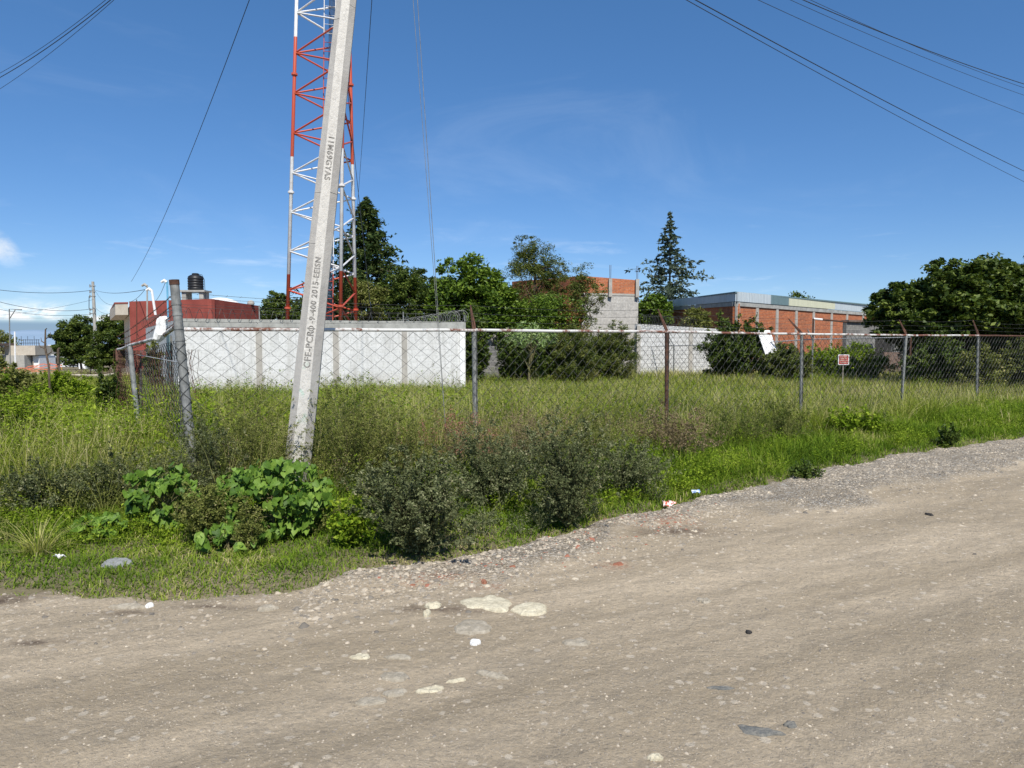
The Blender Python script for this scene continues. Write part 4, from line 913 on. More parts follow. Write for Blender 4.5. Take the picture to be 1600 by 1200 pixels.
# ================================================================ WHITE WALLED COMPOUND
def coil(mb, a, b, rad, pitch, r=0.006, sides=3, sq=1.0):
    a = Vector(a); b = Vector(b); n = int((b - a).length / pitch * 12); d = (b - a).normalized(); s = d.cross(Vector((0, 0, 1))).normalized(); P_ = []
    for i in range(n + 1):
        q = i / 12 * 2 * math.pi; rr = rad * (1 + .1 * math.sin(i * .37)); P_.append(a.lerp(b, i / n) + s * math.cos(q) * rr + Vector((0, 0, 1)) * math.sin(q) * rr * sq)
    mb.tube(P_, r, sides, caps=False)
WL, WR = Vector((W(279, 560, 20.9).x, 20.9, 0)), Vector((W(727, 560, 24.4).x, 24.4, 0)); WB = Vector((W(229, 560, 34).x, 34, 0)); HW = 2.34; WRB = WR + Vector((-5.2, 14, 0))
cw = empty('compound_wall', WL, 'white painted block wall with grey concrete cap around the tower', 'wall')
mb = MB(); mb.wall(WL, WR, -.3, HW - .24, .16); mb.build('front_wall', M['white_wall'], cw)
mb = MB(); mb.wall(WL + Vector((-.02, -.02, 0)), WR + Vector((.02, -.02, 0)), HW - .24, HW, .20); mb.build('cap_beam', M['cap'], cw)
mb = MB(); mb.wall(WB, WL + Vector((0, .16, 0)), -.3, HW, .16); mb.build('side_wall', M['white_wall'], cw)
mb = MB(); mb.wall(WRB, WR + Vector((0, .17, 0)), -.3, HW, -.16); mb.build('side_wall', M['white_wall'], cw)
dW = (WR - WL).normalized(); nW = Vector((dW.y, -dW.x, 0)); LW = (WR - WL).length
for px in (283, 405, 525, 632, 722):
    # solve position along the wall for this image column
    u = (px - 800) / F; s_ = (u * WL.y - WL.x) / (dW.x - u * dW.y); c = WL + dW * s_
    mb = MB(); mb.box(c + nW * (-.04) + Vector((0, 0, (HW - .24) / 2 - .1)), (.17, .16, HW - .24 + .2), math.atan2(dW.y, dW.x))
    mb.build('pilaster', M['white'] if px in (283, 722) else M['pilaster'], cw)
mb = MB(); coil(mb, WL + Vector((.2, .1, HW + .12)), WR + Vector((0, .1, HW + .12)), .17, .30, .0075); mb.build('razor_wire', M['wire'], cw)
mb = MB(); coil(mb, WR + Vector((0, .4, HW + .24)), WRB + Vector((0, 0, HW + .2)), .22, .34, .007); mb.build('razor_wire', M['galv'], cw)
mb = MB(); coil(mb, WL + Vector((0, .3, HW + .16)), WB + Vector((0, 0, HW + .2)), .2, .34, .0035); mb.build('razor_wire', M['wire'], cw)
for px, t_ in ((405, 477), (630, 487), (726, 492), (277, 480)):
    u = (px - 800) / F; s_ = (u * WL.y - WL.x) / (dW.x - u * dW.y); c = WL + dW * min(s_, LW); zt = W(px, t_, c.y).z
    mb = MB(); mb.tube([(c.x, c.y + .1, HW - .02), (c.x, c.y + .1, zt)], .022, 5); mb.build('wire_support', M['galv'], cw)
mb = MB()
for zz in (.20, .42, .62): barbed(mb, WL + Vector((0, .1, HW + zz)), WR + Vector((0, .1, HW + zz * .6)), .03, .005, .3)
mb.build('barbed_wire', M['wire'], cw)
# louvre opening and dark door on the shaded side wall
sdir = (WB - WL).normalized()
p = WL + sdir * 3.6; mb = MB(); mb.wall(p, p - sdir * 1.0, 0.2, 1.9, .03, off=-.03); mb.build('side_door', M['sheet_dark'], cw)

# ================================================================ RED HOUSE with tank and masts
HA, HB, HC = W(204, 540, 37.5), W(332, 540, 35), W(407, 540, 40.5)
zA, zB, zC = W(204, 471, 37.5).z, W(332, 467, 35).z, W(407, 478, 40.5).z
HD = Vector((HC.x - 3, 46, 0)); HE = Vector((W(195, 540, 46).x, 46, 0))
rh = empty('red_house', (HB.x, HB.y, 0), 'low dark red flat roofed house behind the compound carrying a black water tank', 'house')
mb = MB(); mb.wall(HA, HB, -.3, zA, .2, z1b=zB); mb.wall(HB, HC, -.3, zB, .2, z1b=zC); mb.build('wall', M['red_wall'], rh)
mb = MB(); mb.wall(HE, HA, -.3, zA - .25, .2); mb.wall(HC, HD, -.3, zC - .1, .2); o_ = mb.build('side_wall', M['beige'], rh)
mb = MB(); poly = [(HA.x + .05, HA.y + .3), (HB.x, HB.y + .3), (HC.x - .1, HC.y + .3), (HD.x, HD.y), (HE.x, HE.y)]; mb.prism(poly, 3.2, 3.34); mb.build('roof', M['cap'], rh)
mb = MB(); ea = W(183, 474, 37.8); mb.prism([(ea.x, 37.6), (HA.x - .02, 37.4), (HE.x, 46), (HE.x - .9, 46)], ea.z - .62, ea.z - .03); mb.build('eave', [M['beige']], rh)
mb = MB(); mb.prism([(ea.x - .02, 37.57), (HA.x + .02, 37.36), (HE.x + .02, 46.1), (HE.x - .94, 46.1)], ea.z - .028, ea.z + .04); mb.build('eave_trim', M['red_wall'], rh)
mb = MB(); c = W(345, 476, 38.5); mb.lathe(c, [(.95, 0), (.9, .14), (.6, .28), (.25, .36), (0.001, .38)], 20); tag(mb.build('roof_dome', M['white'], smooth=True), 'low white dome on the red house roof right of the tank', 'dome')
# tank stand and tank
tk = empty('tank_stand', (W(306, 466, 37).x, 37, W(306, 466, 37).z), 'concrete block stand under the black water tank on the red house roof', 'stand')
for px in (292, 319): c = W(px, 463, 37); mb = MB(); mb.box(c + Vector((0, 0, -.05)), (.22, .7, .5)); mb.build('pier', M['concrete'], tk)
c = W(306, 455.5, 37); mb = MB(); mb.box(c, (1.28, .9, .09)); mb.build('slab', M['concrete'], tk)
wt = empty('water_tank', W(306, 454, 37), 'black ribbed plastic water tank on a concrete stand above the red house', 'water tank'); c = Vector(wt.location) + Vector((0, 0, -.003))
prof = [(0.36, 0)]
for i in range(5): prof += [(.365, .03 + i * .13), (.385, .05 + i * .13), (.385, .12 + i * .13), (.365, .14 + i * .13)]
prof += [(.36, .72), (.25, .79), (.17, .81)]
mb = MB(); mb.lathe(c, prof, 28); mb.build('tank_body', M['black_plastic'], wt, smooth=True)
mb = MB(); mb.lathe(c + Vector((0, 0, .80)), [(.18, 0), (.18, .06), (.14, .09), (0.001, .1)], 20); mb.build('lid', M['black_plastic'], wt)
mb = MB(); mb.tube([c + Vector((.17, -.1, .84)), c + Vector((.4, -.15, .8)), c + Vector((.52, -.15, .55)), c + Vector((.54, -.15, .0)), c + Vector((.54, -.15, -.4))], .014, 5); mb.build('hose', M['cable'], wt)
m = W(392, 474, 39.5); mb = MB(); mb.lathe(m, [(.17, -.08), (.2, 0), (.16, .12), (.05, .17), (0.001, .18)], 12); tag(mb.build('roof_vent', M['concrete'], smooth=True), 'small grey rounded vent on the right end of the red house roof', 'vent')
# service masts
def mast(pts, r, mat, label, headmat='white', name='service_mast', head=True, extra=None):
    e = empty(name, (pts[0].x, pts[0].y, pts[0].z), label, 'mast'); mb = MB(); mb.tube(pts, r, 8); mb.build('pipe', M[mat], e)
    if head: mb = MB(); q = pts[-1]; mb.tube([q + Vector((-.02, 0, -.03)), q + Vector((-.12, 0, .05)), q + Vector((-.25, 0, -.02))], [.06, .07, .05], 8); mb.build('weatherhead', M[headmat], e)
    return e
mast([W(230, 500, 33), W(230, 446, 33)], .035, 'concrete', 'thin grey service mast receiving the cables left of the white one', 'concrete')
mast([W(243, 492, 32), W(237, 453, 32)], .055, 'white', 'white leaning service mast with a curved top beside the red house')
mast([W(263, 500, 31), W(261, 440, 31)], .04, 'blue_paint', 'blue service mast with pale caps just left of the corner post')
mast([W(214, 540, 31), W(213.5, 468, 31)], .02, 'rust', 'dark thin rod in front of the left end of the red house', head=False)
cable(W(229, 452, 33), W(148, 453, 74), .25, .022, 'thick black cable from the far concrete pole to the grey service mast')
cable(W(148, 453, 74), W(-60, 444, 60), .5, .032, 'thick black cable leaving the far concrete pole toward the left, upper one', 'street cables at left')
cable(W(150, 456, 74), W(186, 475, 45), .5, .016, 'sagging thin cable from the far concrete pole to the red house eave')
cable(W(226, 453, 33), W(202, 472, 36), .1, .014, 'short cable from the grey mast down to the red house roof')
cable(W(258, 442, 31), W(243, 470, 36), .1, .014, 'short cable from the blue mast down to the red house roof')
cable(W(148, 482, 74), W(-60, 453, 58), .8, .03, 'black cable from halfway up the far concrete pole to the left edge, middle one', 'street cables at left')
cable(W(148, 490, 74), W(-60, 470, 58), .6, .024, 'black cable from halfway up the far concrete pole to the left edge, lower one', 'street cables at left')
cable(W(146, 468, 74), W(-60, 494, 90), .5, .02, 'thin cable rising from the left edge to the far concrete pole')
cable(W(-60, 497, 90), W(150, 497, 90), .0, .02, 'thin level cable low across the clouds at far left')
cable(W(150, 482, 74), W(187, 488, 45), .3, .018, 'thin low cable from the far concrete pole towards the red house')
# far concrete pole
fp = empty('distribution_pole', (W(149, 500, 75).x, 75, gz(75)), 'distant round concrete power pole beside the trees at far left', 'utility pole')
a_ = Vector((W(151, 560, 75).x, 75, gz(75) - .2)); b_ = W(145, 440, 75); mb = MB(); mb.tube([a_, b_], [.22, .13], 12); mb.build('shaft', M['concrete'], fp)
mb = MB()
for py in (447, 456, 463, 484, 490): c = W(146, py, 75); mb = MB(); mb.tube([c + Vector((-.28, -.1, 0)), c + Vector((.28, -.1, 0))], .05, 6); mb.tube([c + Vector((-.28, -.15, -.16)), c + Vector((-.28, -.15, .16))], .06, 6); mb.build('insulator_rack', M['galv'], fp)
mb = MB(); c = W(143, 478, 75); mb.tube([c + Vector((-.1, -.2, 1)), c + Vector((-.15, -.2, -.3))], .035, 5); mb.build('drop_wire', M['cable'], fp)

# ================================================================ FAR LEFT STREET
def window(mb_parent, c, w_, h_, mat='glass', fr='white'):
    mb = MB(); mb.box(c, (w_, .06, h_)); o = mb.build('window', M[mat], mb_parent); mb = MB(); t_ = .07
    for dx, dz, ww, hh in ((0, h_ / 2, w_ + t_, t_), (0, -h_ / 2, w_ + t_, t_), (-w_ / 2, 0, t_, h_ - t_), (w_ / 2, 0, t_, h_ - t_), (0, 0, t_ * .7, h_ - t_)): mb.box(c + Vector((dx, -.05, dz)), (ww, .05, hh))
    mb.build('frame', M[fr], o); return o
def zat(py, D): return W(800, py, D).z
D = 200; g = gz(D) - .3; wh = empty('white_house', (W(84, 560, D).x, D, g), 'small white two storey house at the end of the street far left', 'house')
mb = MB(); x = lambda px, D=D: W(px, 560, D).x
mb.box(((x(60) + x(106)) / 2, D + 4, (zat(555, D) + g) / 2), (x(106) - x(60), 8, zat(555, D) - g)); mb.box(((x(66) + x(98)) / 2, D + 4.3, (zat(545, D) + zat(555, D)) / 2), (x(98) - x(66), 7, zat(545, D) - zat(555, D))); mb.box(((x(70) + x(84)) / 2, D + 4.6, (zat(539, D) + zat(545, D)) / 2), (x(84) - x(70), 6, zat(539, D) - zat(545, D)))
mb.build('wall', M['white'], wh)
for px, py, w_, h_, dy in ((74, 552, 1.1, 1.5, .75), (87, 551, 1.6, 1.4, .75), (101, 562, 1.4, 1.3, -.04), (67, 563, 1.6, 1.3, -.04), (91, 564, 1.5, 1.8, -.04)): window(wh, Vector((x(px), D + dy, zat(py, D))), w_, h_)
mb = MB(); mb.box(((x(80) + x(96)) / 2, D - .6, zat(557, D)), (x(97) - x(79), 1.6, .25)); mb.build('canopy', M['white'], wh)
mb = MB(); mb.box((x(85), D - .05, zat(566, D)), (2.6, .1, 2.2)); mb.build('garage_shade_panel', M['dark'], wh)  # near-black slab on the wall, standing for the shade inside the garage
D = 110; g = gz(D) - .3; lhh = empty('grey_shed_house', (W(30, 560, D).x, D, g), 'low grey and cream building with roof railing behind the orange barrier', 'building')
mb = MB(); mb.box(((x(-60, D) + x(38, D)) / 2, D + 3, (zat(555, D) + g) / 2), (x(38, D) - x(-60, D), 6, zat(555, D) - g)); mb.build('wall', M['concrete'], lhh)
mb = MB(); mb.box(((x(4, D) + x(52, D)) / 2, D + 3.5, (zat(540, D) + zat(555, D)) / 2), (x(52, D) - x(4, D), 6, zat(540, D) - zat(555, D))); mb.build('upper_wall', M['beige'], lhh)
mb = MB(); mb.box((x(46, D), D + 3.5, (zat(556, D) + g) / 2), (1.0, 4, zat(556, D) - g)); mb.build('side_post', M['white'], lhh)
mb = MB()
for i in range(9): xx = x(24 + i * 3.4, D); mb.tube([(xx, D + 1.5, zat(541, D)), (xx, D + 1.5, zat(530 if i % 3 else 525, D))], .035, 4)
for z_ in (531, 536): mb.tube([(x(22, D), D + 1.5, zat(z_, D)), (x(53, D), D + 1.5, zat(z_, D))], .035, 4)
mb.build('roof_railing', M['cable'], lhh)
mb = MB(); mb.box((x(-8, D), D - .6, zat(538, D)), (4.2, 5, .35)); mb.build('porch_roof', M['tin'], lhh)
mb = MB(); 
for q in (-4, 2, 9): mb.box((x(q, D), D - 2.6, (zat(538, D) + zat(556, D)) / 2), (.3, .3, 1.6))
mb.build('porch_post', M['bark'], lhh)
D = 62
e = empty('lamp_frame', (W(15, 560, D).x, D, gz(D)), 'thin pale metal pole with a right angled arm at far left', 'pole'); mb = MB()
mb.tube([(W(16, 575, D).x, D, gz(D)), W(14.5, 483, D), W(34, 484, D)], .05, 6); mb.tube([W(15, 498, D), W(24, 484, D)], .04, 5); mb.build('pole', M['galv'], e)
mb = MB(); mb.tube([(W(24, 575, 60).x, 60, gz(60)), W(23, 518, 60)], .06, 6); tag(mb.build('pole', M['white']), 'plain thin white pole right of the angled metal pole at far left', 'pole')
# orange safety mesh
mb = MB(); n = 26; D = 46
for i in range(n):
    xa = W(-50 + i * 5.6, 570, D).x; xb = W(-50 + (i + 1) * 5.6, 570, D).x; g = gz(D)
    for j in range(4):
        za = g + .05 + j * (.12 + .05 * math.sin(i * .35)) + .04 * math.sin(i * 2.1 + j * 3); zb = g + .05 + j * (.12 + .05 * math.sin((i + 1) * .35)) + .04 * math.sin((i + 1) * 2.1 + j * 3); mb.add([(xa, D + .1 * math.sin(i), za), (xb, D + .1 * math.sin(i + 1), zb), (xb, D + .1 * math.sin(i + 1), zb + .06), (xa, D + .1 * math.sin(i), za + .06)], [(0, 1, 2, 3)])
e = empty('safety_barrier', (W(30, 570, D).x, D, gz(D)), 'sagging orange plastic mesh barrier along the dirt street', 'barrier'); o = mb.build('mesh_band', M['orange'], e); o.modifiers.new('t', 'SOLIDIFY').thickness = .01
mb = MB()
for px in (-30, 0, 26, 52, 78): xx = W(px, 570, D).x; mb.tube([(xx, D, gz(D) - .1), (xx, D, gz(D) + .75)], .03, 5)
mb.build('stake', M['deadwood'], e)
# dark car at the end of the street
def car(c, rz, label):
    e = empty('parked_car', c, label, 'car'); Mr = Matrix.Rotation(rz, 3, 'Z'); c = Vector(c)
    def T(v): return c + Mr @ Vector(v)
    prof = [(-2.1, .35), (-2.15, .75), (-1.95, .95), (-1.35, 1.02), (-.75, 1.42), (.75, 1.45), (1.35, 1.05), (2.0, .9), (2.1, .6), (2.05, .3)]
    mb = MB(); n = len(prof); vs = [T((x_, y_ * (.85 if z_ > 1.2 else 1) , z_)) for y_ in (-.85, .85) for x_, z_ in prof]; fs = [tuple(range(n)), tuple(range(2 * n - 1, n - 1, -1))] + [(i, i + n, (i + 1) % n + n, (i + 1) % n) for i in range(n)]
    mb.add(vs, fs); mb.build('body', M['black_plastic'], e, bevel=.05)
    gv = [(-1.25, 1.04), (-.72, 1.36), (.72, 1.38), (1.2, 1.06)]; mb = MB()
    for y_ in (-.87, .87): mb.add([T((x_, y_ * (.87 if z_ > 1.2 else 1.0), z_)) for x_, z_ in gv], [(0, 1, 2, 3)])
    mb.add([T(v) for v in ((2.0 - .62, -.68, 1.07), (2.0 - .62, .68, 1.07), (.8, .62, 1.43), (.8, -.62, 1.43))], [(0, 1, 2, 3)]); mb.build('windows', M['glass'], e)
    for x_ in (-1.3, 1.3):
        for y_ in (-.83, .83): mb = MB(); mb.tube([T((x_, y_ - .1, .32)), T((x_, y_ + .1, .32))], .32, 14); mb.build('wheel', M['dark'], e)
    for y_ in (-.6, .6): mb = MB(); mb.box(T((2.09, y_, .68)), (.06, .3, .14), rz); mb.build('headlight', M['white'], e)
D = 185; car((W(115, 560, D).x, D, gz(D)), R(-60), 'dark parked car at the end of the dirt street far left')
# white ruin / gate post by the trees and sloping wall
D = 95; g = gz(D); mb = MB(); mb.box((W(130, 560, D).x, D, (zat(552, D) + g) / 2), (.9, .6, zat(552, D) - g)); mb.box((W(133, 556, D).x, D - .02, zat(554, D)), (2.0, .3, .25)); tag(mb.build('gate_pillar', M['white']), 'white gate pillar before the trees at far left', 'pillar')
a_ = Vector((W(136, 560, 92).x, 92, 0)); b_ = Vector((W(143, 560, 60).x, 60, 0)); mb = MB(); mb.wall(a_, b_, gz(92) - .3, zat(557, 92), .2, z1b=zat(562, 60)); tag(mb.build('boundary_wall', M['concrete']), 'low grey wall running towards the trees from the white pillar', 'wall')
# brush pile with pale logs
bp = empty('brush_pile', (W(145, 590, 30).x, 30, 0), 'pile of dry brush with pale logs at the edge of the left lot', 'brush pile')
mb = MB()
for i in range(220):
    c = Vector((W(random.uniform(112, 178), 590, 30).x, 30 + random.uniform(-.8, .8), random.uniform(.0, .36))); d = Vector((random.uniform(-1, 1), random.uniform(-.5, .5), random.uniform(-.25, .35))).normalized() * random.uniform(.15, .5); mb.tube([c - d, c + d], .012, 4)
mb.build('twigs', M['bark'], bp)
for A_, B_ in (((112, 586), (172, 586)), ((118, 597), (128, 590)), ((140, 589), (178, 584))): mb = MB(); mb.tube([W(*A_, 29.0), (W(*A_, 29.0) + W(*B_, 29.0)) / 2 + Vector((0, 0, -.03)), W(*B_, 29.0)], [.05, .06, .04], 7); mb.build('log', M['deadwood'], bp)
# dead stakes standing in the left lot
for px, pt, pb, D, lb in ((74, 515, 602, 15, 'dark dead branch standing upright with a twisted top in the left weeds'), (94, 546, 598, 15.5, 'shorter straight dark stake right of the twisted dead branch')):
    e = empty('dead_branch', (W(px, pb, D).x, D, 0), lb, 'branch'); t0_ = W(px - 3, pt, D); b0_ = Vector((W(px, pb, D).x + .05, D, 0)); mb = MB()
    mid = b0_.lerp(t0_, .6) + Vector((.02, 0, 0)); mb.tube([b0_, mid, b0_.lerp(t0_, .8) + Vector((-.03, 0, 0)), t0_, t0_ + Vector((.03, 0, .03))], [.024, .02, .022, .014, .008] if pt < 520 else [.03, .028, .028, .026, .022], 7)
    if pt < 520:
        for h_, dx in ((.78, -.14), (.72, .1), (.9, .09), (.84, -.1)): q = b0_.lerp(t0_, h_); mb.tube([q, q + Vector((dx, 0, .06)), q + Vector((dx * 1.1, 0, .14))], [.012, .01, .004], 4)
    mb.build('wood', M['bark'], e)
# ================================================================ BUILDINGS BEHIND THE LOT (centre)
D = 42; bA, bB = W(908, 500, 42), W(997, 500, 43); bb = empty('block_house', (bB.x, 43, 0), 'tall pale block building topped with unfinished orange brick and rebar', 'building')
z1 = zat(460, 42.5); z2a, z2b = zat(431, 42), zat(438, 43)
mb = MB(); mb.wall(bA, bB, -.3, z1, .2); mb.build('block_wall', M['block_plaster'], bb)
mb = MB(); mb.wall(bA, bB, z1, z2a, .2, z1b=z2b); mb.build('brick_parapet', M['brick_house'], bb)
lE = Vector((W(800, 500, 50).x, 50, 0)); mb = MB(); mb.wall(lE, bA, -.3, zat(436, 48), .2, z1b=z2a); mb.build('side_wall', M['brick_house'], bb)
lR = Vector((bB.x + 1.0, 52, 0)); mb = MB(); mb.wall(bB + Vector((0, .2, 0)), lR, -.3, z2b - .3, .2, off=0); mb.build('side_wall', M['block_plaster'], bb)
mb = MB(); dd = (bB - bA).normalized()
for px in (953, 995): c = W(px, 500, 42.4 + (px - 950) / 90); mb = MB(); mb.box((c.x, c.y - .04, (z1 + z2b) / 2 - .05), (.2, .26, z2b - z1 + .2)); o = mb.build('corner_column', M['pilaster'], bb); mb = MB(); [mb.tube([(c.x + q, c.y, z2b - .1), (c.x + q * 1.3, c.y, z2b + .85)], .012, 4) for q in (-.03, .03)]; mb.build('rebar', M['rust'], o)
mb = MB(); mb.wall(bA, bB, z1 - .06, z1 + .06, .24, off=-.03); mb.build('bond_beam', M['pilaster'], bb)
# distant reinforcing on the brick wall left
for px in (830, 870): c = W(px, 440, 46); mb = MB(); mb.tube([(c.x, 46, zat(445, 46)), (c.x, 46, zat(422, 46))], .02, 4); mb.build('rebar', M['rust'], bb)
# pale block boundary wall with coil
wA, wB = Vector((W(996, 540, 34).x, 34, 0)), Vector((W(1122, 540, 37.5).x, 37.5, 0)); bw = empty('boundary_wall', wA, 'pale white block boundary wall with a wire coil in the middle distance', 'wall')
mb = MB(); mb.wall(wA, wB, -.3, zat(506, 34), .2, z1b=zat(514, 37.5)); mb.build('wall', M['block_white'], bw)
for px in (996, 1077): c = Vector((W(px, 540, 34.2 + (px - 996) / 36).x, 33.95 + (px - 996) * 3.5 / 126, 0)); mb = MB(); mb.box((c.x, c.y, 1.2), (.18, .2, 2.5)); mb.build('column', M['pilaster'], bw)
mb = MB(); mb.wall(wA, wB, zat(519, 35), zat(517, 35), .24, off=-.03); mb.build('bond_beam', M['pilaster'], bw)
mb = MB(); coil(mb, W(1000, 500, 34.1), W(1082, 504, 36.4), .28, .2, .011); mb.build('razor_wire', M['wire'], bw)
# grey shed and stone wall left of centre
D = 36; mb = MB(); mb.wall(W(755, 500, 36), W(800, 500, 36), -.3, zat(478, 36), .2); e = empty('grey_outbuilding', (W(780, 500, 36).x, 36, 0), 'grey plain outbuilding half hidden behind the round broadleaf tree', 'building'); mb.build('wall', M['concrete'], e); mb = MB(); mb.box((W(764, 490, 35.8).x, 35.85, 1.6), (.25, .2, 3.6)); mb.build('corner_column', M['white'], e)
D = 30; mb = MB(); mb.wall(W(735, 550, 30), W(790, 550, 31), -.3, zat(541, 30), .22); tag(mb.build('stone_wall', M['block_grey']), 'low grey stone wall right of the white compound', 'wall')

# ---- warehouse
wc = W(1150, 500, 38); wl = W(1046, 500, 47.5); wr = W(1368, 500, 53); wh_ = empty('brick_warehouse', wc, 'long orange brick warehouse with a band of mixed corrugated roof sheets', 'warehouse')
zt, zb_ = zat(456, 38), zat(474, 38); ztl, zbl = zat(469, 47.5), zat(482, 47.5); ztr, zbr = zat(477, 53), zat(491, 53)
def lerpw(a, b, t): return a.lerp(b, t)
def walls(mb, a, b, za0, za1, zb0, zb1, t, off):
    a = Vector((a.x, a.y)); b = Vector((b.x, b.y)); d = (b - a).normalized(); n = Vector((-d.y, d.x)); p = [a + n * off, b + n * off, b + n * (off + t), a + n * (off + t)]
    mb.add([(p[0].x, p[0].y, za0), (p[1].x, p[1].y, zb0), (p[2].x, p[2].y, zb0), (p[3].x, p[3].y, za0), (p[0].x, p[0].y, za1), (p[1].x, p[1].y, zb1), (p[2].x, p[2].y, zb1), (p[3].x, p[3].y, za1)], [(3, 2, 1, 0), (4, 5, 6, 7), (0, 1, 5, 4), (1, 2, 6, 5), (2, 3, 7, 6), (3, 0, 4, 7)])
mb = MB(); walls(mb, wc, wr, -.5, zb_ - .02, -.5, zbr - .02, .2, 0); mb.build('wall', M['brick'], wh_)
mb = MB(); walls(mb, wl, wc, -.5, zbl - .02, -.5, zb_ - .02, .2, 0); mb.build('wall', M['brick'], wh_)
for px in (1151, 1181, 1212, 1242, 1269, 1297, 1321, 1346, 1367):
    u = (px - 800) / F; d = (wr - wc); s_ = (u * wc.y - wc.x) / (d.x - u * d.y); c = wc + d * max(0.004, min(1, s_)); zz = zb_ + (zbr - zb_) * s_
    mb = MB(); mb.box((c.x, c.y, zz / 2 - .1), (.30 if px > 1152 else .36, .10, zz + .1), math.atan2(d.y, d.x)); mb.build('column', M['pilaster'], wh_)
mb = MB(); walls(mb, wc, wr, zb_ - .14, zb_ + .08, zbr - .14, zbr + .08, .3, -.07); walls(mb, wl, wc - (wc - wl) * .004, zbl - .14, zbl + .08, zb_ - .14, zb_ + .08, .3, -.07); mb.build('bond_beam', M['cap'], wh_)
cols = [(1150, 1174, 'sheet'), (1174, 1200, 'sheet'), (1200, 1228, 'sheet_dark'), (1228, 1300, 'sheet_cream'), (1300, 1368, 'sheet')]
for a_, b_, mm in cols:
    ss = []
    for px in (a_, b_): u = (px - 800) / F; d = (wr - wc); ss.append((u * wc.y - wc.x) / (d.x - u * d.y))
    A_, B_ = wc + (wr - wc) * (ss[0] - (.0065 if a_ == 1150 else 0)), wc + (wr - wc) * ss[1]; mb = MB(); walls(mb, A_, B_, zb_ + (zbr - zb_) * ss[0] + .1, zt + (ztr - zt) * ss[0], zb_ + (zbr - zb_) * ss[1] + .1, zt + (ztr - zt) * ss[1], .05, -.10); mb.build('roof_sheet', M[mm], wh_)
mb = MB(); walls(mb, wl, wc + (wc - wl).normalized() * .10, zbl + .1, ztl, zb_ + .1, zt, .05, -.10); mb.build('roof_sheet', M['sheet'], wh_)
mb = MB(); back = Vector((14, 26, 0)); p = [wl, wc, wr, wl + back, ]
mb.add([(wc.x - .12, wc.y - .22, zt + .004), (wr.x + .1, wr.y - .2, ztr + .004), (wr.x - 4, wr.y + 14, ztr + .1), (wl.x - .05, wl.y, ztl + .004)], [(0, 1, 2, 3)]); o = mb.build('roof', M['sheet_dark'], wh_); o.modifiers.new('t', 'SOLIDIFY').thickness = .08
# leaning white panel
lpn = W(1193, 516, 30.0); lbn = W(1221, 597, 29.3); mb = MB(); d = Vector((0.27, 0, 0)); mb.add([lpn - d, lpn + d, lbn + d, lbn - d] + [v + Vector((0, .06, 0)) for v in (lpn - d, lpn + d, lbn + d, lbn - d)], [(3, 2, 1, 0), (4, 5, 6, 7), (0, 1, 5, 4), (1, 2, 6, 5), (2, 3, 7, 6), (3, 0, 4, 7)])
tag(mb.build('leaning_panel', M['white']), 'tall white board leaning to the left before the brick warehouse', 'board')
# grey block house with dark opening at the right
gA_, gB_ = W(1322, 530, 36), W(1440, 530, 40); gb = empty('grey_block_building', gA_, 'dark grey block building with a collapsed dark opening near the right trees', 'building')
gb.location.z = 0
zg, zg2 = zat(503, 36), zat(504, 40)
def sub(a, b, t): return a + (b - a) * t
ops = [(0, .36, -.3, None), (.36, .62, zat(524, 37.5), None), (.62, 1, -.3, None)]
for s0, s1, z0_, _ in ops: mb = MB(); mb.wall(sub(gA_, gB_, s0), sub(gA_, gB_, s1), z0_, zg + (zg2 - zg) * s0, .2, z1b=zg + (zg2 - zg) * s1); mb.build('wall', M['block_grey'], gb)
mb = MB(); mb.wall(sub(gA_, gB_, .34) + Vector((.4, 3, 0)), sub(gA_, gB_, .9) + Vector((.4, 3, 0)), -.3, 2.3, .2); mb.wall(sub(gA_, gB_, .34) + Vector((0, .2, 0)), sub(gA_, gB_, .34) + Vector((.4, 3, 0)), -.3, 2.3, .2); mb.build('inner_wall', M['dark'], gb)  # inner walls coloured near-black to stand for the shade behind the opening
mb = MB(); mb.wall(gA_, gB_, zg + .005, zg + .10, .4, off=-.12, z1b=zg2 + .1); mb.build('roof_edge', M['tin'], gb)
mb = MB()
for i in range(7): a_ = sub(gA_, gB_, .3 + random.random() * .3); mb.tube([a_ + Vector((0, -.3, random.uniform(-.2, .6) + .9)), a_ + Vector((random.uniform(-1, 1), -.2, 1.0 + random.uniform(-.4, .6)))], .03, 5)
mb.build('broken_pole', M['deadwood'], gb)
mb = MB(); mb.wall(sub(gA_, gB_, .42) + Vector((0, -.5, 0)), sub(gA_, gB_, .62) + Vector((0, -.7, 0)), 0, 1.15, .04); mb.build('tin_panel', M['tin'], gb)
mb = MB(); c = W(1378, 520, 36.6); mb.lathe(c, [(.16, -.12), (.2, 0), (.14, .1), (.001, .14)], 12); tag(mb.build('white_bucket', M['white_plastic'], smooth=True), 'small white upturned bucket on the grey building edge', 'bucket')
# red-and-white beam in front of the warehouse
mb = MB(); a_, b_ = W(1271, 498, 35.5), W(1323, 503, 35.9); mb.tube([a_, a_.lerp(b_, .26)], .05, 8); mb.build
e = empty('pipe_beam', (a_.x, a_.y, a_.z), 'thin white and rust pipe crossing the warehouse front to the grey building', 'pipe'); mb.build('white_section', M['white'], e)
mb = MB(); mb.tube([a_.lerp(b_, .26), b_], .045, 8); mb.build('rust_section', M['rust'], e); mb = MB(); mb.tube([Vector((a_.x, a_.y, 0)), a_], .05, 6); mb.build('upright', M['rust'], e)
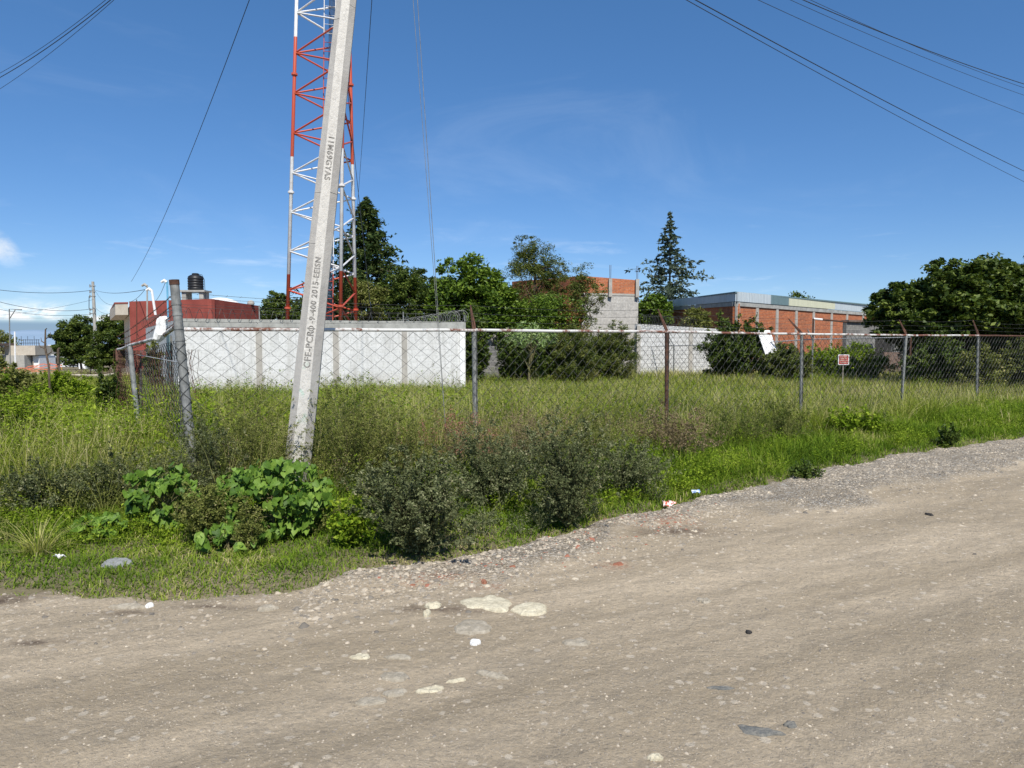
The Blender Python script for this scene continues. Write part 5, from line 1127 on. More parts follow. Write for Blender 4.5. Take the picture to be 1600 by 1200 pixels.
# walls under the big right tree
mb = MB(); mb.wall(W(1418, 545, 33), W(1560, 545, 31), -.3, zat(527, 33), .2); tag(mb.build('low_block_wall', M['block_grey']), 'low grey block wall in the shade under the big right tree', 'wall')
mb = MB(); mb.wall(W(1440, 500, 44), W(1640, 500, 42), -.3, zat(497, 44), .25); e = empty('brick_outbuilding', (W(1500, 500, 44).x, 44, 0), 'orange brick building glimpsed through the big right tree', 'building'); mb.build('wall', M['brick'], e); mb = MB(); mb.wall(W(1436, 500, 43.9), W(1644, 500, 41.9), zat(497, 44), zat(494, 44), .4); mb.build('roof_beam', M['beige'], e)
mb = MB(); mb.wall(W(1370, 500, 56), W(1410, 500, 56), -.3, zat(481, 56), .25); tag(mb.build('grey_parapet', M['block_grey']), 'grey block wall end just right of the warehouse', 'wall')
# small sign
D = 23.5; c = W(1318, 562, D); sg_ = empty('notice_sign', (c.x, D, 0), 'small red notice board with pale border standing in the tall grass', 'sign')
mb = MB(); mb.box(c, (.36, .02, .34), R(0)); mb.build('border', M['white'], sg_); mb = MB(); mb.box(c + Vector((0, -.0125, 0)), (.31, .006, .29)); mb.build('board', M['sign_red'], sg_)
mb = MB()
for r_ in range(4):
    x_ = -.12 + .015 * (r_ % 2)
    while x_ < .11: w_ = random.uniform(.012, .03); mb.box(c + Vector((x_ + w_ / 2, -.017, .095 - r_ * .062)), (w_, .003, random.uniform(.018, .034))); x_ += w_ + .013
mb.build('faded_writing', M['beige'], sg_); mb = MB(); mb.tube([(c.x, D + .02, -.1), (c.x, D + .02, c.z - .1)], .014, 5); mb.build('stake', M['deadwood'], sg_)

# ================================================================ TREES
def base(px, D): return Vector((W(px, 500, D).x, D, gz(D)))
conifer('conifer_tree', 'tall dense dark conifer behind the lattice tower', base(575, 45), zat(303, 45), 7.2, 'conifer', 52, 18, .32, .06, 0.10, .25, .85, 3, needles=64)
conifer('conifer_tree', 'tall narrow conifer with ragged gaps right of the block building', base(1045, 60), zat(320, 60), 8.8, 'conifer_grey', 38, 11, .44, .14, .42, .02, 1.3, 8, needles=64)
def BT(name, label, px, D, x0, x1, y0, y1, mat, leaf, n, extra=(), **k):
    c = W((x0 + x1) / 2, (y0 + y1) / 2, D); rx_ = (x1 - x0) / 2 / F * D * 1.14; rz_ = (y1 - y0) / 2 / F * D * 1.12
    ex_ = []
    for (a, b, c_, d, m_) in extra: q = W((a + b) / 2, (c_ + d) / 2, D + random.uniform(-.5, .5)); ex_.append((q, ((b - a) / 1.75 / F * D, (b - a) / 1.75 / F * D, (d - c_) / 1.8 / F * D), m_))
    return broad_tree(name, label, base(px, D), 0, c, (rx_, rx_ * .9, rz_), mat, leaf, n, extra=ex_, **k)
BT('broadleaf_tree', 'olive bushy tree right behind the tower legs', 560, 36, 530, 598, 436, 520, 'olive', .13, 9000, cs=.15)
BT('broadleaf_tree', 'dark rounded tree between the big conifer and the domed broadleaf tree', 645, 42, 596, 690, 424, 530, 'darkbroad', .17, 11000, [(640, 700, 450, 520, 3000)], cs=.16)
BT('broadleaf_tree', 'domed broadleaf tree with glossy leaves right of the white compound', 745, 33, 676, 806, 412, 545, 'broad', .19, 12000, [(670, 740, 440, 520, 4000), (740, 812, 440, 540, 4500)], cs=.15, clus=170, aspect=.5)
BT('feathery_tree', 'feathery brownish green tree rising above the brick wall', 845, 36, 792, 880, 380, 500, 'feather', .12, 9500, [(800, 850, 372, 440, 2500), (840, 888, 400, 490, 2500)], cs=.13, clus=200, aspect=.28, lump=.5)
BT('feathery_tree', 'thin upright feathery tree against the left edge of the pale block building', 905, 35, 884, 930, 412, 520, 'feather', .12, 4200, [(900, 950, 440, 490, 900)], cs=.16, clus=110, aspect=.28, lump=.5)
BT('bushy_tree', 'dense dark green bushy tree with reddish bracts beneath the feathery trees', 855, 33, 790, 915, 455, 580, 'broad', .12, 9000, [(800, 870, 470, 580, 4000)], cs=.16, clus=170)
BT('bougainvillea', 'reddish bougainvillea bush at the left foot of the pale block building', 890, 32.5, 866, 914, 480, 545, 'redbush', .09, 4500, cs=.17)
BT('broadleaf_tree', 'small round dark tree in front of the ragged conifer', 1023, 46, 998, 1052, 462, 520, 'broad', .2, 6500, cs=.17)
BT('palm_bush', 'pale green drooping bush at the shaded end of the warehouse', 1090, 39, 1066, 1112, 484, 530, 'olive', .3, 1500, cs=.2, aspect=.18)
BT('broadleaf_tree', 'distant tree top peeking over the warehouse roof', 1247, 75, 1220, 1275, 457, 530, 'darkbroad', .3, 3500, cs=.17)
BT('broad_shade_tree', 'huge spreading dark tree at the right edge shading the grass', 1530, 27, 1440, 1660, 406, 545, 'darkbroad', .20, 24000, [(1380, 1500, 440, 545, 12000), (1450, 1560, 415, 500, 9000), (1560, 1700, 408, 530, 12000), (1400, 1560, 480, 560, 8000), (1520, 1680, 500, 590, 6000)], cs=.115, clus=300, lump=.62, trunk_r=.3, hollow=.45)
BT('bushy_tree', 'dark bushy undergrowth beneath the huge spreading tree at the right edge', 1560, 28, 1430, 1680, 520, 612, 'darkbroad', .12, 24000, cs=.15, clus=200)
BT('broadleaf_tree', 'dark tree clump just left of the lattice tower above the wall', 430, 44, 402, 470, 462, 530, 'darkbroad', .17, 7000, [(440, 545, 470, 520, 5000)], cs=.16)
BT('broadleaf_tree', 'dark far tree left of the distant concrete pole', 125, 82, 92, 152, 495, 566, 'darkbroad', .26, 13000, [(84, 118, 510, 560, 4200), (110, 156, 520, 575, 4000)], cs=.15)
BT('broadleaf_tree', 'tall dark tree right of the distant concrete pole beside the red house', 178, 52, 152, 214, 488, 585, 'darkbroad', .18, 17000, [(138, 190, 535, 592, 6500), (165, 222, 485, 560, 6000)], cs=.15)
BT('broadleaf_tree', 'small pale tree at the far left edge behind the grey building', 5, 120, -25, 20, 516, 560, 'olive', .3, 2500, cs=.17)
BT('broadleaf_tree', 'far green tree between the white house and the white pillar', 112, 140, 98, 132, 545, 574, 'darkbroad', .4, 2500, cs=.17)
# agave-like flower stalk over the domed tree
e = empty('flower_stalk', (W(700, 420, 36).x, 36, 0), 'thin forked flower stalk poking above the domed broadleaf tree', 'plant'); mb = MB(); q = W(700, 426, 36); mb.tube([(q.x, 36, 0), q, W(700, 414, 36)], [.03, .02, .015], 5)
for dx, dy in ((-3, 409), (3, 410), (-5, 413), (6, 413), (0, 408)): mb.tube([W(700, 416, 36), W(700 + dx, dy, 36)], .01, 4)
mb.build('stalk', M['stem'], e)
# palmate leaved plant
def palmate(name, label, px, D, x0, x1, y0, y1, n=260, size=.26):
    e = empty(name, base(px, D), label, 'plant'); c = W((x0 + x1) / 2, (y0 + y1) / 2, D); rad = ((x1 - x0) / 2 / F * D, (x1 - x0) / 2 / F * D * .8, (y1 - y0) / 2 / F * D)
    P, ct, cc = lump_points(c, rad, n, clus=40, cs=.3, hollow=.6); PP, OO, TT = [], [], []
    for i in range(n):
        nrm = unit(np.array([rng.normal(0, .5), -.6 + rng.normal(0, .4), .8])); a = unit(np.cross(nrm, rng.normal(size=3))); b = np.cross(nrm, a); t_ = rng.uniform(.2, .9)
        for k in range(7):
            q = (k - 3) * .55; d = a * math.cos(q) + b * math.sin(q); PP.append(P[i] + d * size * .28 - np.array([0, 0, .1]) * size * .5); OO.append(d * 6); TT.append(t_)
    V, Q, T = leaves(np.array(PP), size * .55, .26, .8, np.array(TT), 0, np.array(OO)); mb = MB(); add_limbs(mb, e.location, c, list(cc)[:14], .05, 14); mb.build('stems', M['stem'], e); fast_mesh('foliage', V, Q, L['castor'], T, e)
palmate('castor_plant', 'pale star leaved plant behind the fence in front of the dark bushes', 828, 25, 788, 872, 500, 572)

# ================================================================ BACK BUSHES
def add_fill(e, b, w, h, mat, leaf, n, aspect, squash=1.0):
    P, ct, cc = lump_points(np.array(b) + np.array([0, 0, h * .46]), (w * .5, w * .5 * squash, h * .52), n, clus=80, cs=.2, lump=.35, hollow=.45, flat=.9); P[:, 2] = np.maximum(P[:, 2], b[2] + .03)
    V, Q, T = leaves(P, leaf, aspect, .3, np.clip(rng.beta(2.2, 2.3, n) + ct, 0, 1)); fast_mesh('inner_foliage', V, Q, L[mat], T, e)
def bush_bg(name, label, px, D, x0, x1, y0, y1, mat, leaf, n, **k):
    x0_, x1_ = W(x0, 500, D).x, W(x1, 500, D).x; h = (zat(y0, D) - gz(D)) * 1.06; n = int(n * 1.6); leaf *= 1.15
    b_ = (W((x0 + x1) / 2, 500, D).x, D, gz(D)); e = shrub(name, label, b_, x1_ - x0_, h, mat, leaf, n, **k); add_fill(e, b_, (x1_ - x0_) * 1.12, h, mat, leaf, int(n * 1.1), k.get('aspect', .45), k.get('squash', 1.0)); return e
bush_bg('bush', 'feathery dark green bush behind the fence, right of the pale star leaved plant', 0, 27, 862, 935, 520, 590, 'feather', .10, 6500, aspect=.22, clus=110, stems=14)
bush_bg('bush', 'dark bush added as infill for the shadow right behind the pale star leaved plant', 0, 27.5, 778, 872, 528, 590, 'darkbroad', .10, 7000, clus=110)  # dark foliage added to fill in the shadow beneath the star leaved plant
bush_bg('bush', 'feathery dark green bush in front of the pale block building', 0, 29, 915, 992, 518, 590, 'feather', .10, 7000, aspect=.22, clus=110, stems=14)
bush_bg('bush', 'dark bush between white boundary wall and the leaning white board', 0, 31, 1104, 1196, 512, 590, 'darkbroad', .10, 9000, clus=120, stems=14)
bush_bg('bush', 'low dark bush right of the leaning white board before the warehouse', 0, 28.4, 1196, 1266, 548, 590, 'feather', .09, 5000, clus=90)
bush_bg('hedge', 'low green hedge running behind the small red notice board', 0, 31, 1252, 1385, 549, 590, 'bright', .09, 8000, clus=140, squash=.4)
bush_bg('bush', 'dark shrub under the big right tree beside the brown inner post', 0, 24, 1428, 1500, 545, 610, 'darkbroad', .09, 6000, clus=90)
bush_bg('bush', 'grey-green bush in the tree shade near the right edge', 0, 23, 1500, 1566, 556, 612, 'olive', .08, 4500, clus=90)
bush_bg('bush', 'pale green bush at the right edge under the tree', 0, 24, 1580, 1650, 535, 610, 'feather', .08, 4500, clus=90)
bush_bg('bush', 'dark leafy bush between white compound and fence post in the background', 0, 27, 724, 762, 505, 600, 'darkbroad', .12, 4500, clus=90)
bush_bg('bush', 'small dark bush hugging the side wall inside the sagging fence', 0, 24, 226, 248, 545, 600, 'olive', .08, 1500, clus=40)
bush_bg('bush', 'olive bush at the left picture edge before the orange barrier', 0, 15, -40, 52, 580, 640, 'olive', .05, 5000, clus=90)
bush_bg('bush', 'low green bush around the foot of the twisted dead branch', 0, 15.5, 62, 132, 590, 640, 'bright', .05, 3600, clus=80)
bush_bg('bush', 'dark low bush against the outside of the sagging fence', 0, 12.5, 150, 192, 588, 640, 'darkbroad', .04, 3200, clus=70)
# ================================================================ NEAR SHRUBS AND WEEDS
def near(name, label, px, py, wpx, top, mat, leaf=.021, n=7500, **k):
    b = G(px, py); Dd = b.y + (wpx / F * b.y) * .35; b = Vector((W(px, 600, Dd).x, Dd, 0)); h = W(px, top, Dd).z; return shrub(name, label, b, wpx / F * Dd, h, mat, leaf, n, **k)
near('dark_shrub', 'largest dark grey-green small leaved shrub at the road edge right of the pole', 650, 887, 178, 722, 'dull', .024, 17000, clus=190, cs=.14)
near('dark_shrub', 'rounded dark shrub with a shaded hollow foot near the middle road edge', 888, 838, 150, 672, 'dull', .022, 13000, clus=170, cs=.14)
near('dark_shrub', 'dark shrub set back between the largest one and the rounded one', 765, 806, 165, 680, 'dull', .022, 11000, clus=150, cs=.14)
near('dark_shrub', 'low wide dark shrub at the far left above the short grass', 75, 822, 150, 728, 'dull', .022, 9000, clus=140, cs=.14)
near('dark_shrub', 'low dark shrub left of the broad leaved vine', 190, 815, 150, 716, 'dull', .022, 10000, clus=150, cs=.14)
near('feathery_shrub', 'tall feathery olive shrub directly left of the leaning pole', 385, 800, 150, 612, 'olive', .020, 13000, clus=170, aspect=.3, cs=.15, stems=26)
near('feathery_shrub', 'dull green shrub between the corner post and the tall feathery shrub', 318, 812, 120, 655, 'dull', .020, 9000, clus=130, aspect=.35, cs=.15, stems=22)
near('feathery_shrub', 'olive feathery shrub just right of the leaning pole foot', 545, 790, 150, 606, 'olive', .020, 13000, clus=170, aspect=.3, cs=.15, stems=28)
near('feathery_shrub', 'dull olive shrub between the feathery one and the reddish seed heads', 625, 785, 150, 640, 'olive', .020, 11000, clus=150, aspect=.3, cs=.15, stems=26)
near('seeding_weed', 'weed clump with reddish seed heads at the guy wire foot', 700, 765, 140, 668, 'brown', .018, 7000, clus=120, aspect=.3, seedy=('red', 2600, .022), cs=.16, stems=24)
near('seeding_weed', 'dull weed clump with tan seed heads right of the second fence post', 815, 760, 170, 648, 'brown', .018, 8000, clus=150, aspect=.3, seedy=('brown', 1800, .02), cs=.16, stems=26)
near('seeding_weed', 'grey-green weed clump behind the rounded dark shrub', 920, 750, 150, 640, 'olive', .019, 9000, clus=140, aspect=.3, seedy=('brown', 900, .02), cs=.16, stems=26)
near('dry_shrub', 'brown dry twiggy shrub at the foot of the rusty fence post', 1052, 738, 135, 645, 'brown', .022, 7500, clus=130, aspect=.45, seedy=('brown', 1500, .022), cs=.16, stems=40)
near('dark_shrub', 'dark ragged shrub in front of the dry brown one', 985, 790, 120, 690, 'dull', .020, 7000, clus=110, cs=.16, stems=26)
near('grey_shrub', 'greyish feathery shrub right of the brown dry shrub', 1150, 715, 140, 640, 'feather', .024, 7000, clus=120, aspect=.3, cs=.17)
near('grey_shrub', 'greyish feathery shrub left of the third fence post', 1215, 700, 90, 628, 'feather', .024, 5000, clus=90, aspect=.3, cs=.17)
near('leafy_weed', 'bright leafy weed right of the third fence post', 1318, 695, 48, 638, 'bright', .05, 900, clus=30, cs=.22, aspect=.6)
near('leafy_weed', 'bright leafy weed left of the bent fence post', 1358, 690, 36, 640, 'bright', .05, 650, clus=24, cs=.22, aspect=.6)
near('leafy_weed', 'dark small weed in the bright verge at far right', 1485, 700, 34, 668, 'darkbroad', .05, 500, clus=24, cs=.22, aspect=.6)
near('leafy_weed', 'dark low weed at the gravel edge in the right verge', 1262, 752, 46, 728, 'darkbroad', .03, 1000, clus=30, cs=.2, aspect=.5)
near('leafy_weed', 'bright feathery leaved weed bush at the left edge of the picture', 22, 735, 110, 606, 'bright', .045, 3800, clus=90, cs=.18, aspect=.4)
near('leafy_weed', 'small bright weed bush low at the left picture edge', 10, 770, 60, 690, 'bright', .04, 1200, clus=40, cs=.2, aspect=.4)
near('leafy_weed', 'bright weed right of the vine at the pole foot', 545, 868, 60, 795, 'bright', .035, 1100, clus=40, cs=.2, aspect=.6)
near('dark_shrub', 'dull small leaved shrub growing between the two big vine heaps', 318, 862, 95, 765, 'olive', .020, 7000, clus=100, cs=.15)
near('dark_shrub', 'small leaved weed poking out through the large vine heap', 385, 868, 42, 790, 'olive', .018, 2200, clus=34, cs=.15)
# big heart leaved vines
def vine(name, label, px, py, wpx, top, n, size=.06):
    n = int(n * 3.3)
    b = G(px, py); Dd = b.y + .15; b = Vector((W(px, 600, Dd).x, Dd, 0)); h = W(px, top, Dd).z; w_ = wpx / F * Dd; e = empty(name, b, label, 'vine')
    P, ct, cc = lump_points(np.array(b) + np.array([0, 0, h * .48]), (w_ / 2, w_ / 3, h * .52), n, clus=max(14, n // 8), cs=.2, hollow=.72, flat=.8); P[:, 2] = np.maximum(P[:, 2], .03)
    V, Q, T = heart_leaves(P, size * .95, np.clip(rng.beta(2.2, 2.2, n) + ct, 0, 1)); mb = MB(); add_limbs(mb, b, Vector(b) + Vector((0, 0, h * .8)), list(cc)[:26], .012, 26, .05); mb.build('stems', M['stem'], e)
    fast_mesh('foliage', V, Q, L['vine'], T, e, True)
vine('broadleaf_vine', 'large heap of heart leaved vine at the foot of the leaning pole', 420, 850, 165, 712, 380)
vine('broadleaf_vine', 'heart leaved vine trailing right beside the pole foot', 492, 828, 50, 752, 60)
vine('broadleaf_vine', 'heart leaved vine climbing between the corner post and low dark shrub', 250, 838, 100, 722, 190)
vine('broadleaf_vine', 'low sprig of heart leaved vine at lower left over the grass', 150, 852, 90, 800, 60, .062)
vine('broadleaf_vine', 'small low sprig of heart leaved vine in the grass before the large heap', 350, 872, 110, 822, 60, .06)

# ================================================================ GRASS AND GROUND COVER (uncountable)
def sample(n, d0, d1, p, umax=.82):
    u = rng.uniform(-umax, umax, n); q = rng.uniform(size=n); a = 2 - p; D = (d0 ** a + q * (d1 ** a - d0 ** a)) ** (1 / a); return u * D, D
def fence_y(x): return FY0 + (x - FX0) * FDY / FDX
wl_n = np.array([WL.x, WL.y]); wr_n = np.array([WR.x, WR.y])
def in_compound(x, y):
    yw = WL.y + (x - WL.x) * (WR.y - WL.y) / (WR.x - WL.x); xl = WL.x + (y - WL.y) * (WB.x - WL.x) / (WB.y - WL.y); xr = WR.x + (y - WR.y) * (WRB.x - WR.x) / (WRB.y - WR.y)
    return (y > yw - .1) & (x > xl - .1) & (x < xr + .1)
def street(x, y): return (x < -9) & (y > 34.5) & (y < 49)
# short turf on the verge
def foot_clear(x, y): return ~((np.abs(x - (PB.x + .06) * y / PB.y) < .20) & (y > PB.y - 1.3) & (y < PB.y + .1))
def hverge(x, y):
    s = y - edge_y(x); r = np.clip((x + .2) / 1.6, 0, 1)            # right half grows taller right from the edge
    lo = .035 + .03 * np.clip(s / 1.0, 0, 1) + .24 * np.clip((s - 1.15) / 1.0, 0, 1)
    hi = .06 + .22 * np.clip(s / 1.1, 0, 1) + .06 * np.clip(s - 1.1, 0, 1)
    h = lo * (1 - r) + hi * r; h = np.where(foot_clear(x, y), h, h * .45); return h * (1 + .35 * vnoise(x, y, .45, 60) + .25 * vnoise(x, y, .15, 61))
n = 380000; x, y = sample(n, 4.1, 19, 1.2); s = y - edge_y(x)
k = (s > -.07) & (y < fence_y(x) + .3) & ((x > -4.2) | (y < 9)) & ~((x < -2.2) & (s > 2.2)) & (rng.uniform(size=n) < np.clip(.6 + s * 4, 0, 1) * np.clip(1.25 - .45 * np.clip(s - 2, 0, 1), 0, 1)) & ((vnoise(x, y, .3, 63) > -.7) | (s > .2)); x, y, s = x[k], y[k], s[k]
P = np.stack([x, y, gground(x, y) - .005], 1); H = hverge(x, y) * rng.uniform(.55, 1.3, len(x)); Wd = (.0038 + .0012 * rng.uniform(size=len(x))) * (1 + y / 12)
tint = np.clip(rng.beta(1.6, 2.2, len(x)) * .9 + .10 * (x < .3) + .22 * np.clip(1 - s / .35, 0, 1) + .20 * vnoise(x, y, .7, 64) + .16 * vnoise(x, y, .2, 65) + .05 * (x > .5), 0, 1)
V, Q, T = blades(P, H, Wd, .85, 3, tint, .45); tag(fast_mesh('short_grass', V, Q, L['verge'], T), kind='stuff')
# tiny creeping leaves in the turf
n = 90000; x, y = sample(n, 4.2, 15, 1.2); s = y - edge_y(x); k = (s > .05) & (y < fence_y(x)) & (vnoise(x, y, .55, 66) + rng.normal(0, .25, n) - .5 * (x < .3) > .02); x, y, s = x[k], y[k], s[k]
P = np.stack([x, y, gground(x, y) + hverge(x, y) * rng.uniform(.2, .75, len(x))], 1)
V, Q, T = leaves(P, .020, .55, .9, np.clip(rng.beta(2, 2, len(x)) + .1 * vnoise(x, y, .4, 67), 0, 1)); T2 = T; tag(fast_mesh('creeping_weeds', V, Q, L['bright'], T), kind='stuff')
# tall grass of the lot and the left verge
def hlot(x, y):
    D = y; h = .62 - .30 * np.clip((D - 9) / 13, 0, 1) + .06 * vnoise(x, y, 3.0, 70) + .10 * vnoise(x, y, .8, 71)
    lf = np.clip((-3.6 - x) / .8, 0, 1); h = h + lf * (.12 * np.clip(1 - (D - 8) / 5, 0, 1) - .04)
    return h * (1 + .30 * vnoise(x, y, 1.5, 170) + .16 * vnoise(x, y, .45, 171))
def foot_clear(x, y): return ~((np.abs(x - (PB.x + .06) * y / PB.y) < .20) & (y > PB.y - 1.3) & (y < PB.y + .1))
def lot_mask(x, y):
    s = y - edge_y(x); front = (y > fence_y(x) - .75) & (x > -3.2); leftz = (x < -2.2) & (s > 2.1); return (front | leftz) & ~in_compound(x, y) & ~street(x, y) & (s > 1.2)
n = 240000; x, y = sample(n, 6.0, 46, 1.25); k = lot_mask(x, y) & (vnoise(x, y, .6, 72) > -.75); x, y = x[k], y[k]
P = np.stack([x, y, gground(x, y)], 1); ht = hlot(x, y); H = ht * rng.uniform(.55, 1.25, len(x)); Wd = .0048 * (1 + np.clip(y - 6, 0, 40) * .085) * rng.uniform(.7, 1.3, len(x))
patch = vnoise(x, y, 3.4, 73) * .24 + vnoise(x, y, .9, 74) * .12
tint = np.clip(rng.beta(1.7, 2.3, len(x)) + patch * 1.5 + .10 * np.clip((y - 10) / 12, 0, 1) + .08 * (x > 0) - .14 * (x < -3.6) + .22 * vnoise(x, y, 1.3, 177) * (x < -3.6), 0, 1)
V, Q, T = blades(P, H, Wd, .42, 3, tint, .8); tag(fast_mesh('tall_grass', V, Q, L['grass'], T), kind='stuff')
# dry straw tufts leaning at the foot of the sagging fence
for px, py, hh_, lb in ((165, 760, .75, 'pale dry straw tuft left of the sagging fence'), (205, 745, .8, 'dry straw tuft at the foot of the sagging fence post'), (60, 872, .30, 'pale straw tuft at the lower left above the short turf'), (118, 770, .6, 'dry straw tuft above the low dark shrubs at far left')):
    b_ = G(px, py); e = empty('straw_tuft', b_, lb, 'grass tuft'); m = 170; a = rng.uniform(0, 6.28, m); r_ = rng.uniform(0, .10, m)
    V, Q, T = blades(np.stack([b_.x + np.cos(a) * r_, b_.y + np.sin(a) * r_, np.full(m, .0)], 1), hh_ * rng.uniform(.5, 1.2, m), np.full(m, .0048), .8, 4, rng.uniform(.6, 1, m), 1.0, a); fast_mesh('blades', V, Q, L['grass'], T, e)
# arching tussocks
n = 1500; x, y = sample(n, 6.3, 30, 1.35); k = (lot_mask(x, y) | ((y > fence_y(x) - 1.6) & (y - edge_y(x) > 1.3) & (x > 1.2))) & (vnoise(x, y, 1.7, 175) > -.3); x, y = x[k], y[k]; m = 46
cx, cy = np.repeat(x, m), np.repeat(y, m); r_ = rng.uniform(0, .07, len(cx)) * (1 + cy / 14); a = rng.uniform(0, 2 * np.pi, len(cx)); cx2, cy2 = cx + np.cos(a) * r_, cy + np.sin(a) * r_
H = np.repeat(hlot(x, y) * rng.uniform(.8, 1.5, len(x)), m) * rng.uniform(.6, 1.15, len(cx)); tt_ = np.repeat(rng.beta(2, 1.7, len(x)), m) * .7 + rng.beta(2, 2, len(cx)) * .35
V, Q, T = blades(np.stack([cx2, cy2, gground(cx2, cy2)], 1), H, .0050 * (1 + np.clip(cy - 6, 0, 40) * .085), .75, 4, np.clip(tt_, 0, 1), 1.1, a); tag(fast_mesh('tussock_grass', V, Q, L['grass'], T), kind='stuff')
# dry seeding stems
n = 26000; x, y = sample(n, 6.5, 34, 1.3); k = lot_mask(x, y) & (vnoise(x, y, 1.6, 75) > -.25); x, y = x[k], y[k]
P = np.stack([x, y, gground(x, y)], 1); H = hlot(x, y) * rng.uniform(1.0, 1.45, len(x)); Wd = .0036 * (1 + np.clip(y - 6, 0, 40) * .09)
a = rng.uniform(0, 2 * np.pi, len(x)); V, Q, T = blades(P, H, Wd * np.ones(len(x)), .38, 3, rng.uniform(.62, 1, len(x)), 1.0, a)
tips = V.reshape(-1, 8, 3)[:, 6:8].mean(1); kk = rng.integers(0, len(tips), 34000); hp_ = tips[kk] + rng.normal(0, 1, (34000, 3)) * np.array([.02, .02, .035]) * (1 + tips[kk][:, 1:2] * .04)
V2, Q2, T2 = leaves(hp_, .022, .3, .1, rng.uniform(.6, 1, len(hp_))); sz = 1
V, Q, T = merge([(V, Q, T), (V2, Q2, T2)]); tag(fast_mesh('dry_stems', V, Q, L['grass'], T), kind='stuff')
# leafy bright weeds mixed in: strongest by the white wall and inside the fence
n = 9500; x, y = sample(n, 7.6, 32, 1.3); ww = np.clip(1 - np.abs(x + 3.5) / 5.5, 0, 1); k = lot_mask(x, y) & (y > fence_y(x) + .1) & (rng.uniform(size=n) < .25 + .75 * ww) & (vnoise(x, y, 1.1, 78) > -.35 - .6 * ww); x, y = x[k], y[k]
left_ = (rng.uniform(size=1800) * 3.2 - 6.5); yl_ = rng.uniform(8.5, 20, 1800); left_ = -yl_ * .42 - rng.uniform(0, .4, 1800) * yl_; x = np.concatenate([x, left_]); y = np.concatenate([y, yl_]); m = ~in_compound(x, y) & ~street(x, y); x, y = x[m], y[m]
PP, TT, SS = [], [], []
hh = (hlot(x, y) * 1.12 + .12 * np.clip((13 - y) / 4, 0, 1) * (x < 1)) * rng.uniform(.6, 1.2, len(x))
nl = 15
for j in range(nl):
    f_ = .25 + .75 * (j + rng.uniform(size=len(x))) / nl; r_ = .07 * (1.2 - f_) + .02; a = rng.uniform(0, 6.28, len(x)); PP.append(np.stack([x + np.cos(a) * r_, y + np.sin(a) * r_, gground(x, y) + hh * f_], 1)); TT.append(np.clip(rng.beta(2, 2, len(x)) + .15 * (f_ - .5), 0, 1))
P = np.concatenate(PP); V, Q, T = leaves(P, .062 + 0 * P[:, 0], .38, .7, np.concatenate(TT)); stems_ = blades(np.stack([x, y, gground(x, y)], 1), hh, np.full(len(x), .007), .05, 2, np.full(len(x), .35)); V, Q, T = merge([(V, Q, T), stems_])
tag(fast_mesh('leafy_weeds', V, Q, L['bright'], T), kind='stuff')
# ragged knee-high weeds growing through each other along the fence line
def weeds(name, n, zone, hf, spf, mat, leaf, S, NL, aspect, d0, d1, p=1.2, umax=.8, **k):
    x, y = sample(n, d0, d1, p, umax); m = zone(x, y); x, y = x[m], y[m]; h = hf(x, y) * rng.uniform(.6, 1.25, len(x)); sc_ = (1 + np.clip(y - 8, 0, 30) * .05)
    lv, st_, tip = shoot_leaves(np.stack([x, y, gground(x, y)], 1), h, h * spf, S, NL, leaf, aspect, **k); V, Q, T = merge([lv, st_]); tag(fast_mesh(name, V, Q, L[mat], T), kind='stuff')
def fz(a, b, sm=1.1):
    return lambda x, y: (y > fence_y(x) + a) & (y < fence_y(x) + b) & (y - edge_y(x) > sm) & (x > -4.6) & (x < 6.5) & foot_clear(x, y)
def nz(f, sc, th, sd): return lambda x, y: f(x, y) & (vnoise(x, y, sc, sd) > th)
weeds('olive_weeds', 1900, nz(fz(-1.7, 1.8), .8, -.35, 90), lambda x, y: .62 - .10 * (x < -3.2) + .20 * vnoise(x, y, .7, 91) - .20 * np.clip(x / 4, 0, 1), .6, 'olive', .024, 9, 34, .32, 6, 15)
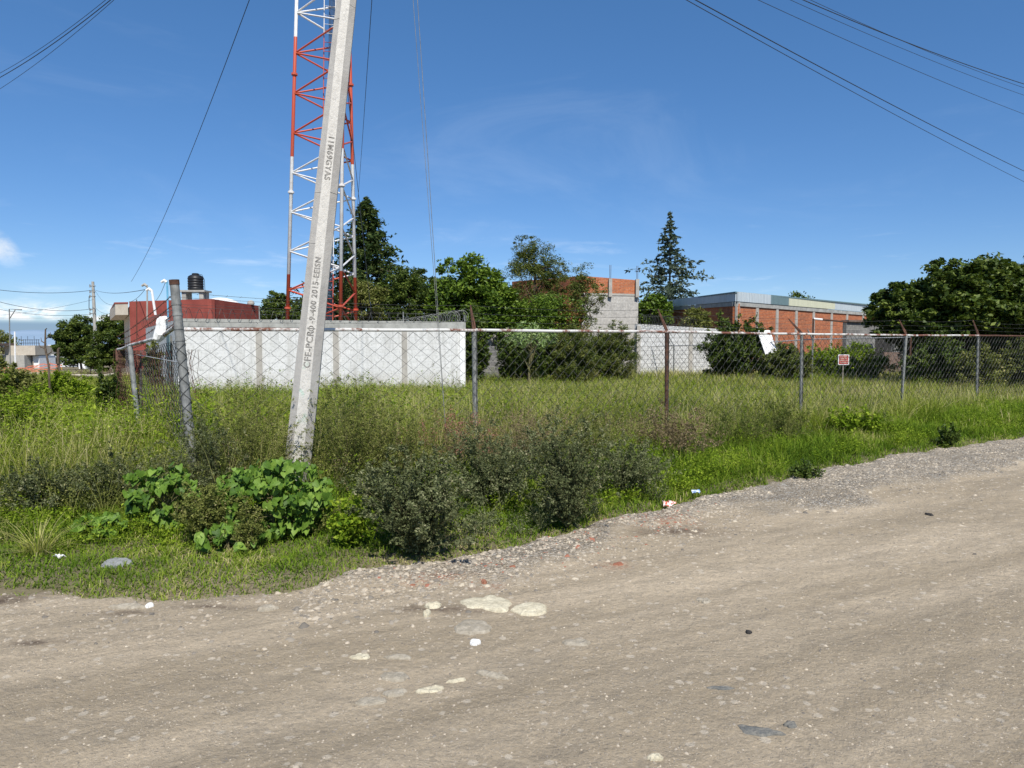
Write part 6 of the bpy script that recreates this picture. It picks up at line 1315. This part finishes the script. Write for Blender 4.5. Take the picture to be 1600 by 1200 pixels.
weeds('dull_weeds', 1100, nz(fz(-1.9, .8), .9, .0, 92), lambda x, y: .46 + .14 * vnoise(x, y, .7, 93) - .14 * np.clip(x / 4, 0, 1), .6, 'dull', .024, 9, 34, .4, 6, 14)
weeds('brown_weeds', 900, nz(fz(-1.6, 1.7), 1.1, .0, 94), lambda x, y: .56 + .12 * vnoise(x, y, .7, 95) - .14 * np.clip(x / 4, 0, 1), .5, 'brown', .020, 9, 34, .3, 6, 14)
weeds('green_weeds', 2600, lambda x, y: lot_mask(x, y) & (vnoise(x, y, 1.3, 96) > -.05) & (y > fence_y(x) + .4) | (lot_mask(x, y) & (x < -.42 * y)), lambda x, y: hlot(x, y) * 1.12 + .05, .4, 'bright', .042, 6, 16, .34, 7.5, 30, 1.3)
weeds('grey_weeds', 3200, lambda x, y: lot_mask(x, y) & (vnoise(x, y, 2.2, 97) > .0), lambda x, y: hlot(x, y) * (1.25 + .55 * vnoise(x, y, 1.6, 222)) + .04, .5, 'olive', .034, 7, 18, .28, 8.5, 32, 1.2)
weeds('verge_weeds', 3400, lambda x, y: (y - edge_y(x) > .35 + .75 * (x < .3)) & (y < fence_y(x)) & (vnoise(x, y, .7, 98) > .0), lambda x, y: hverge(x, y) * 1.15 + .03, .7, 'bright', .028, 6, 16, .5, 4.4, 17, 1.2)
weeds('knitting_weeds', 420, lambda x, y: (y - edge_y(x) > .25) & (y - edge_y(x) < 1.9) & (x > -1.0) & (x < 2.4) & (vnoise(x, y, .55, 99) > -.15) & foot_clear(x, y), lambda x, y: .20 + .16 * np.clip(y - edge_y(x), 0, 1.4) + .06 * vnoise(x, y, .3, 191), .75, 'dull', .022, 10, 34, .42, 4.6, 10, 1.2)
weeds('knitting_weeds', 260, lambda x, y: (y - edge_y(x) > 1.0) & (y - edge_y(x) < 2.6) & (x < -1.0) & (x > -4.5) & (vnoise(x, y, .55, 199) > -.1) & foot_clear(x, y), lambda x, y: .20 + .12 * np.clip(y - edge_y(x) - 1, 0, 1.4), .75, 'olive', .024, 10, 34, .42, 4.6, 10, 1.2)
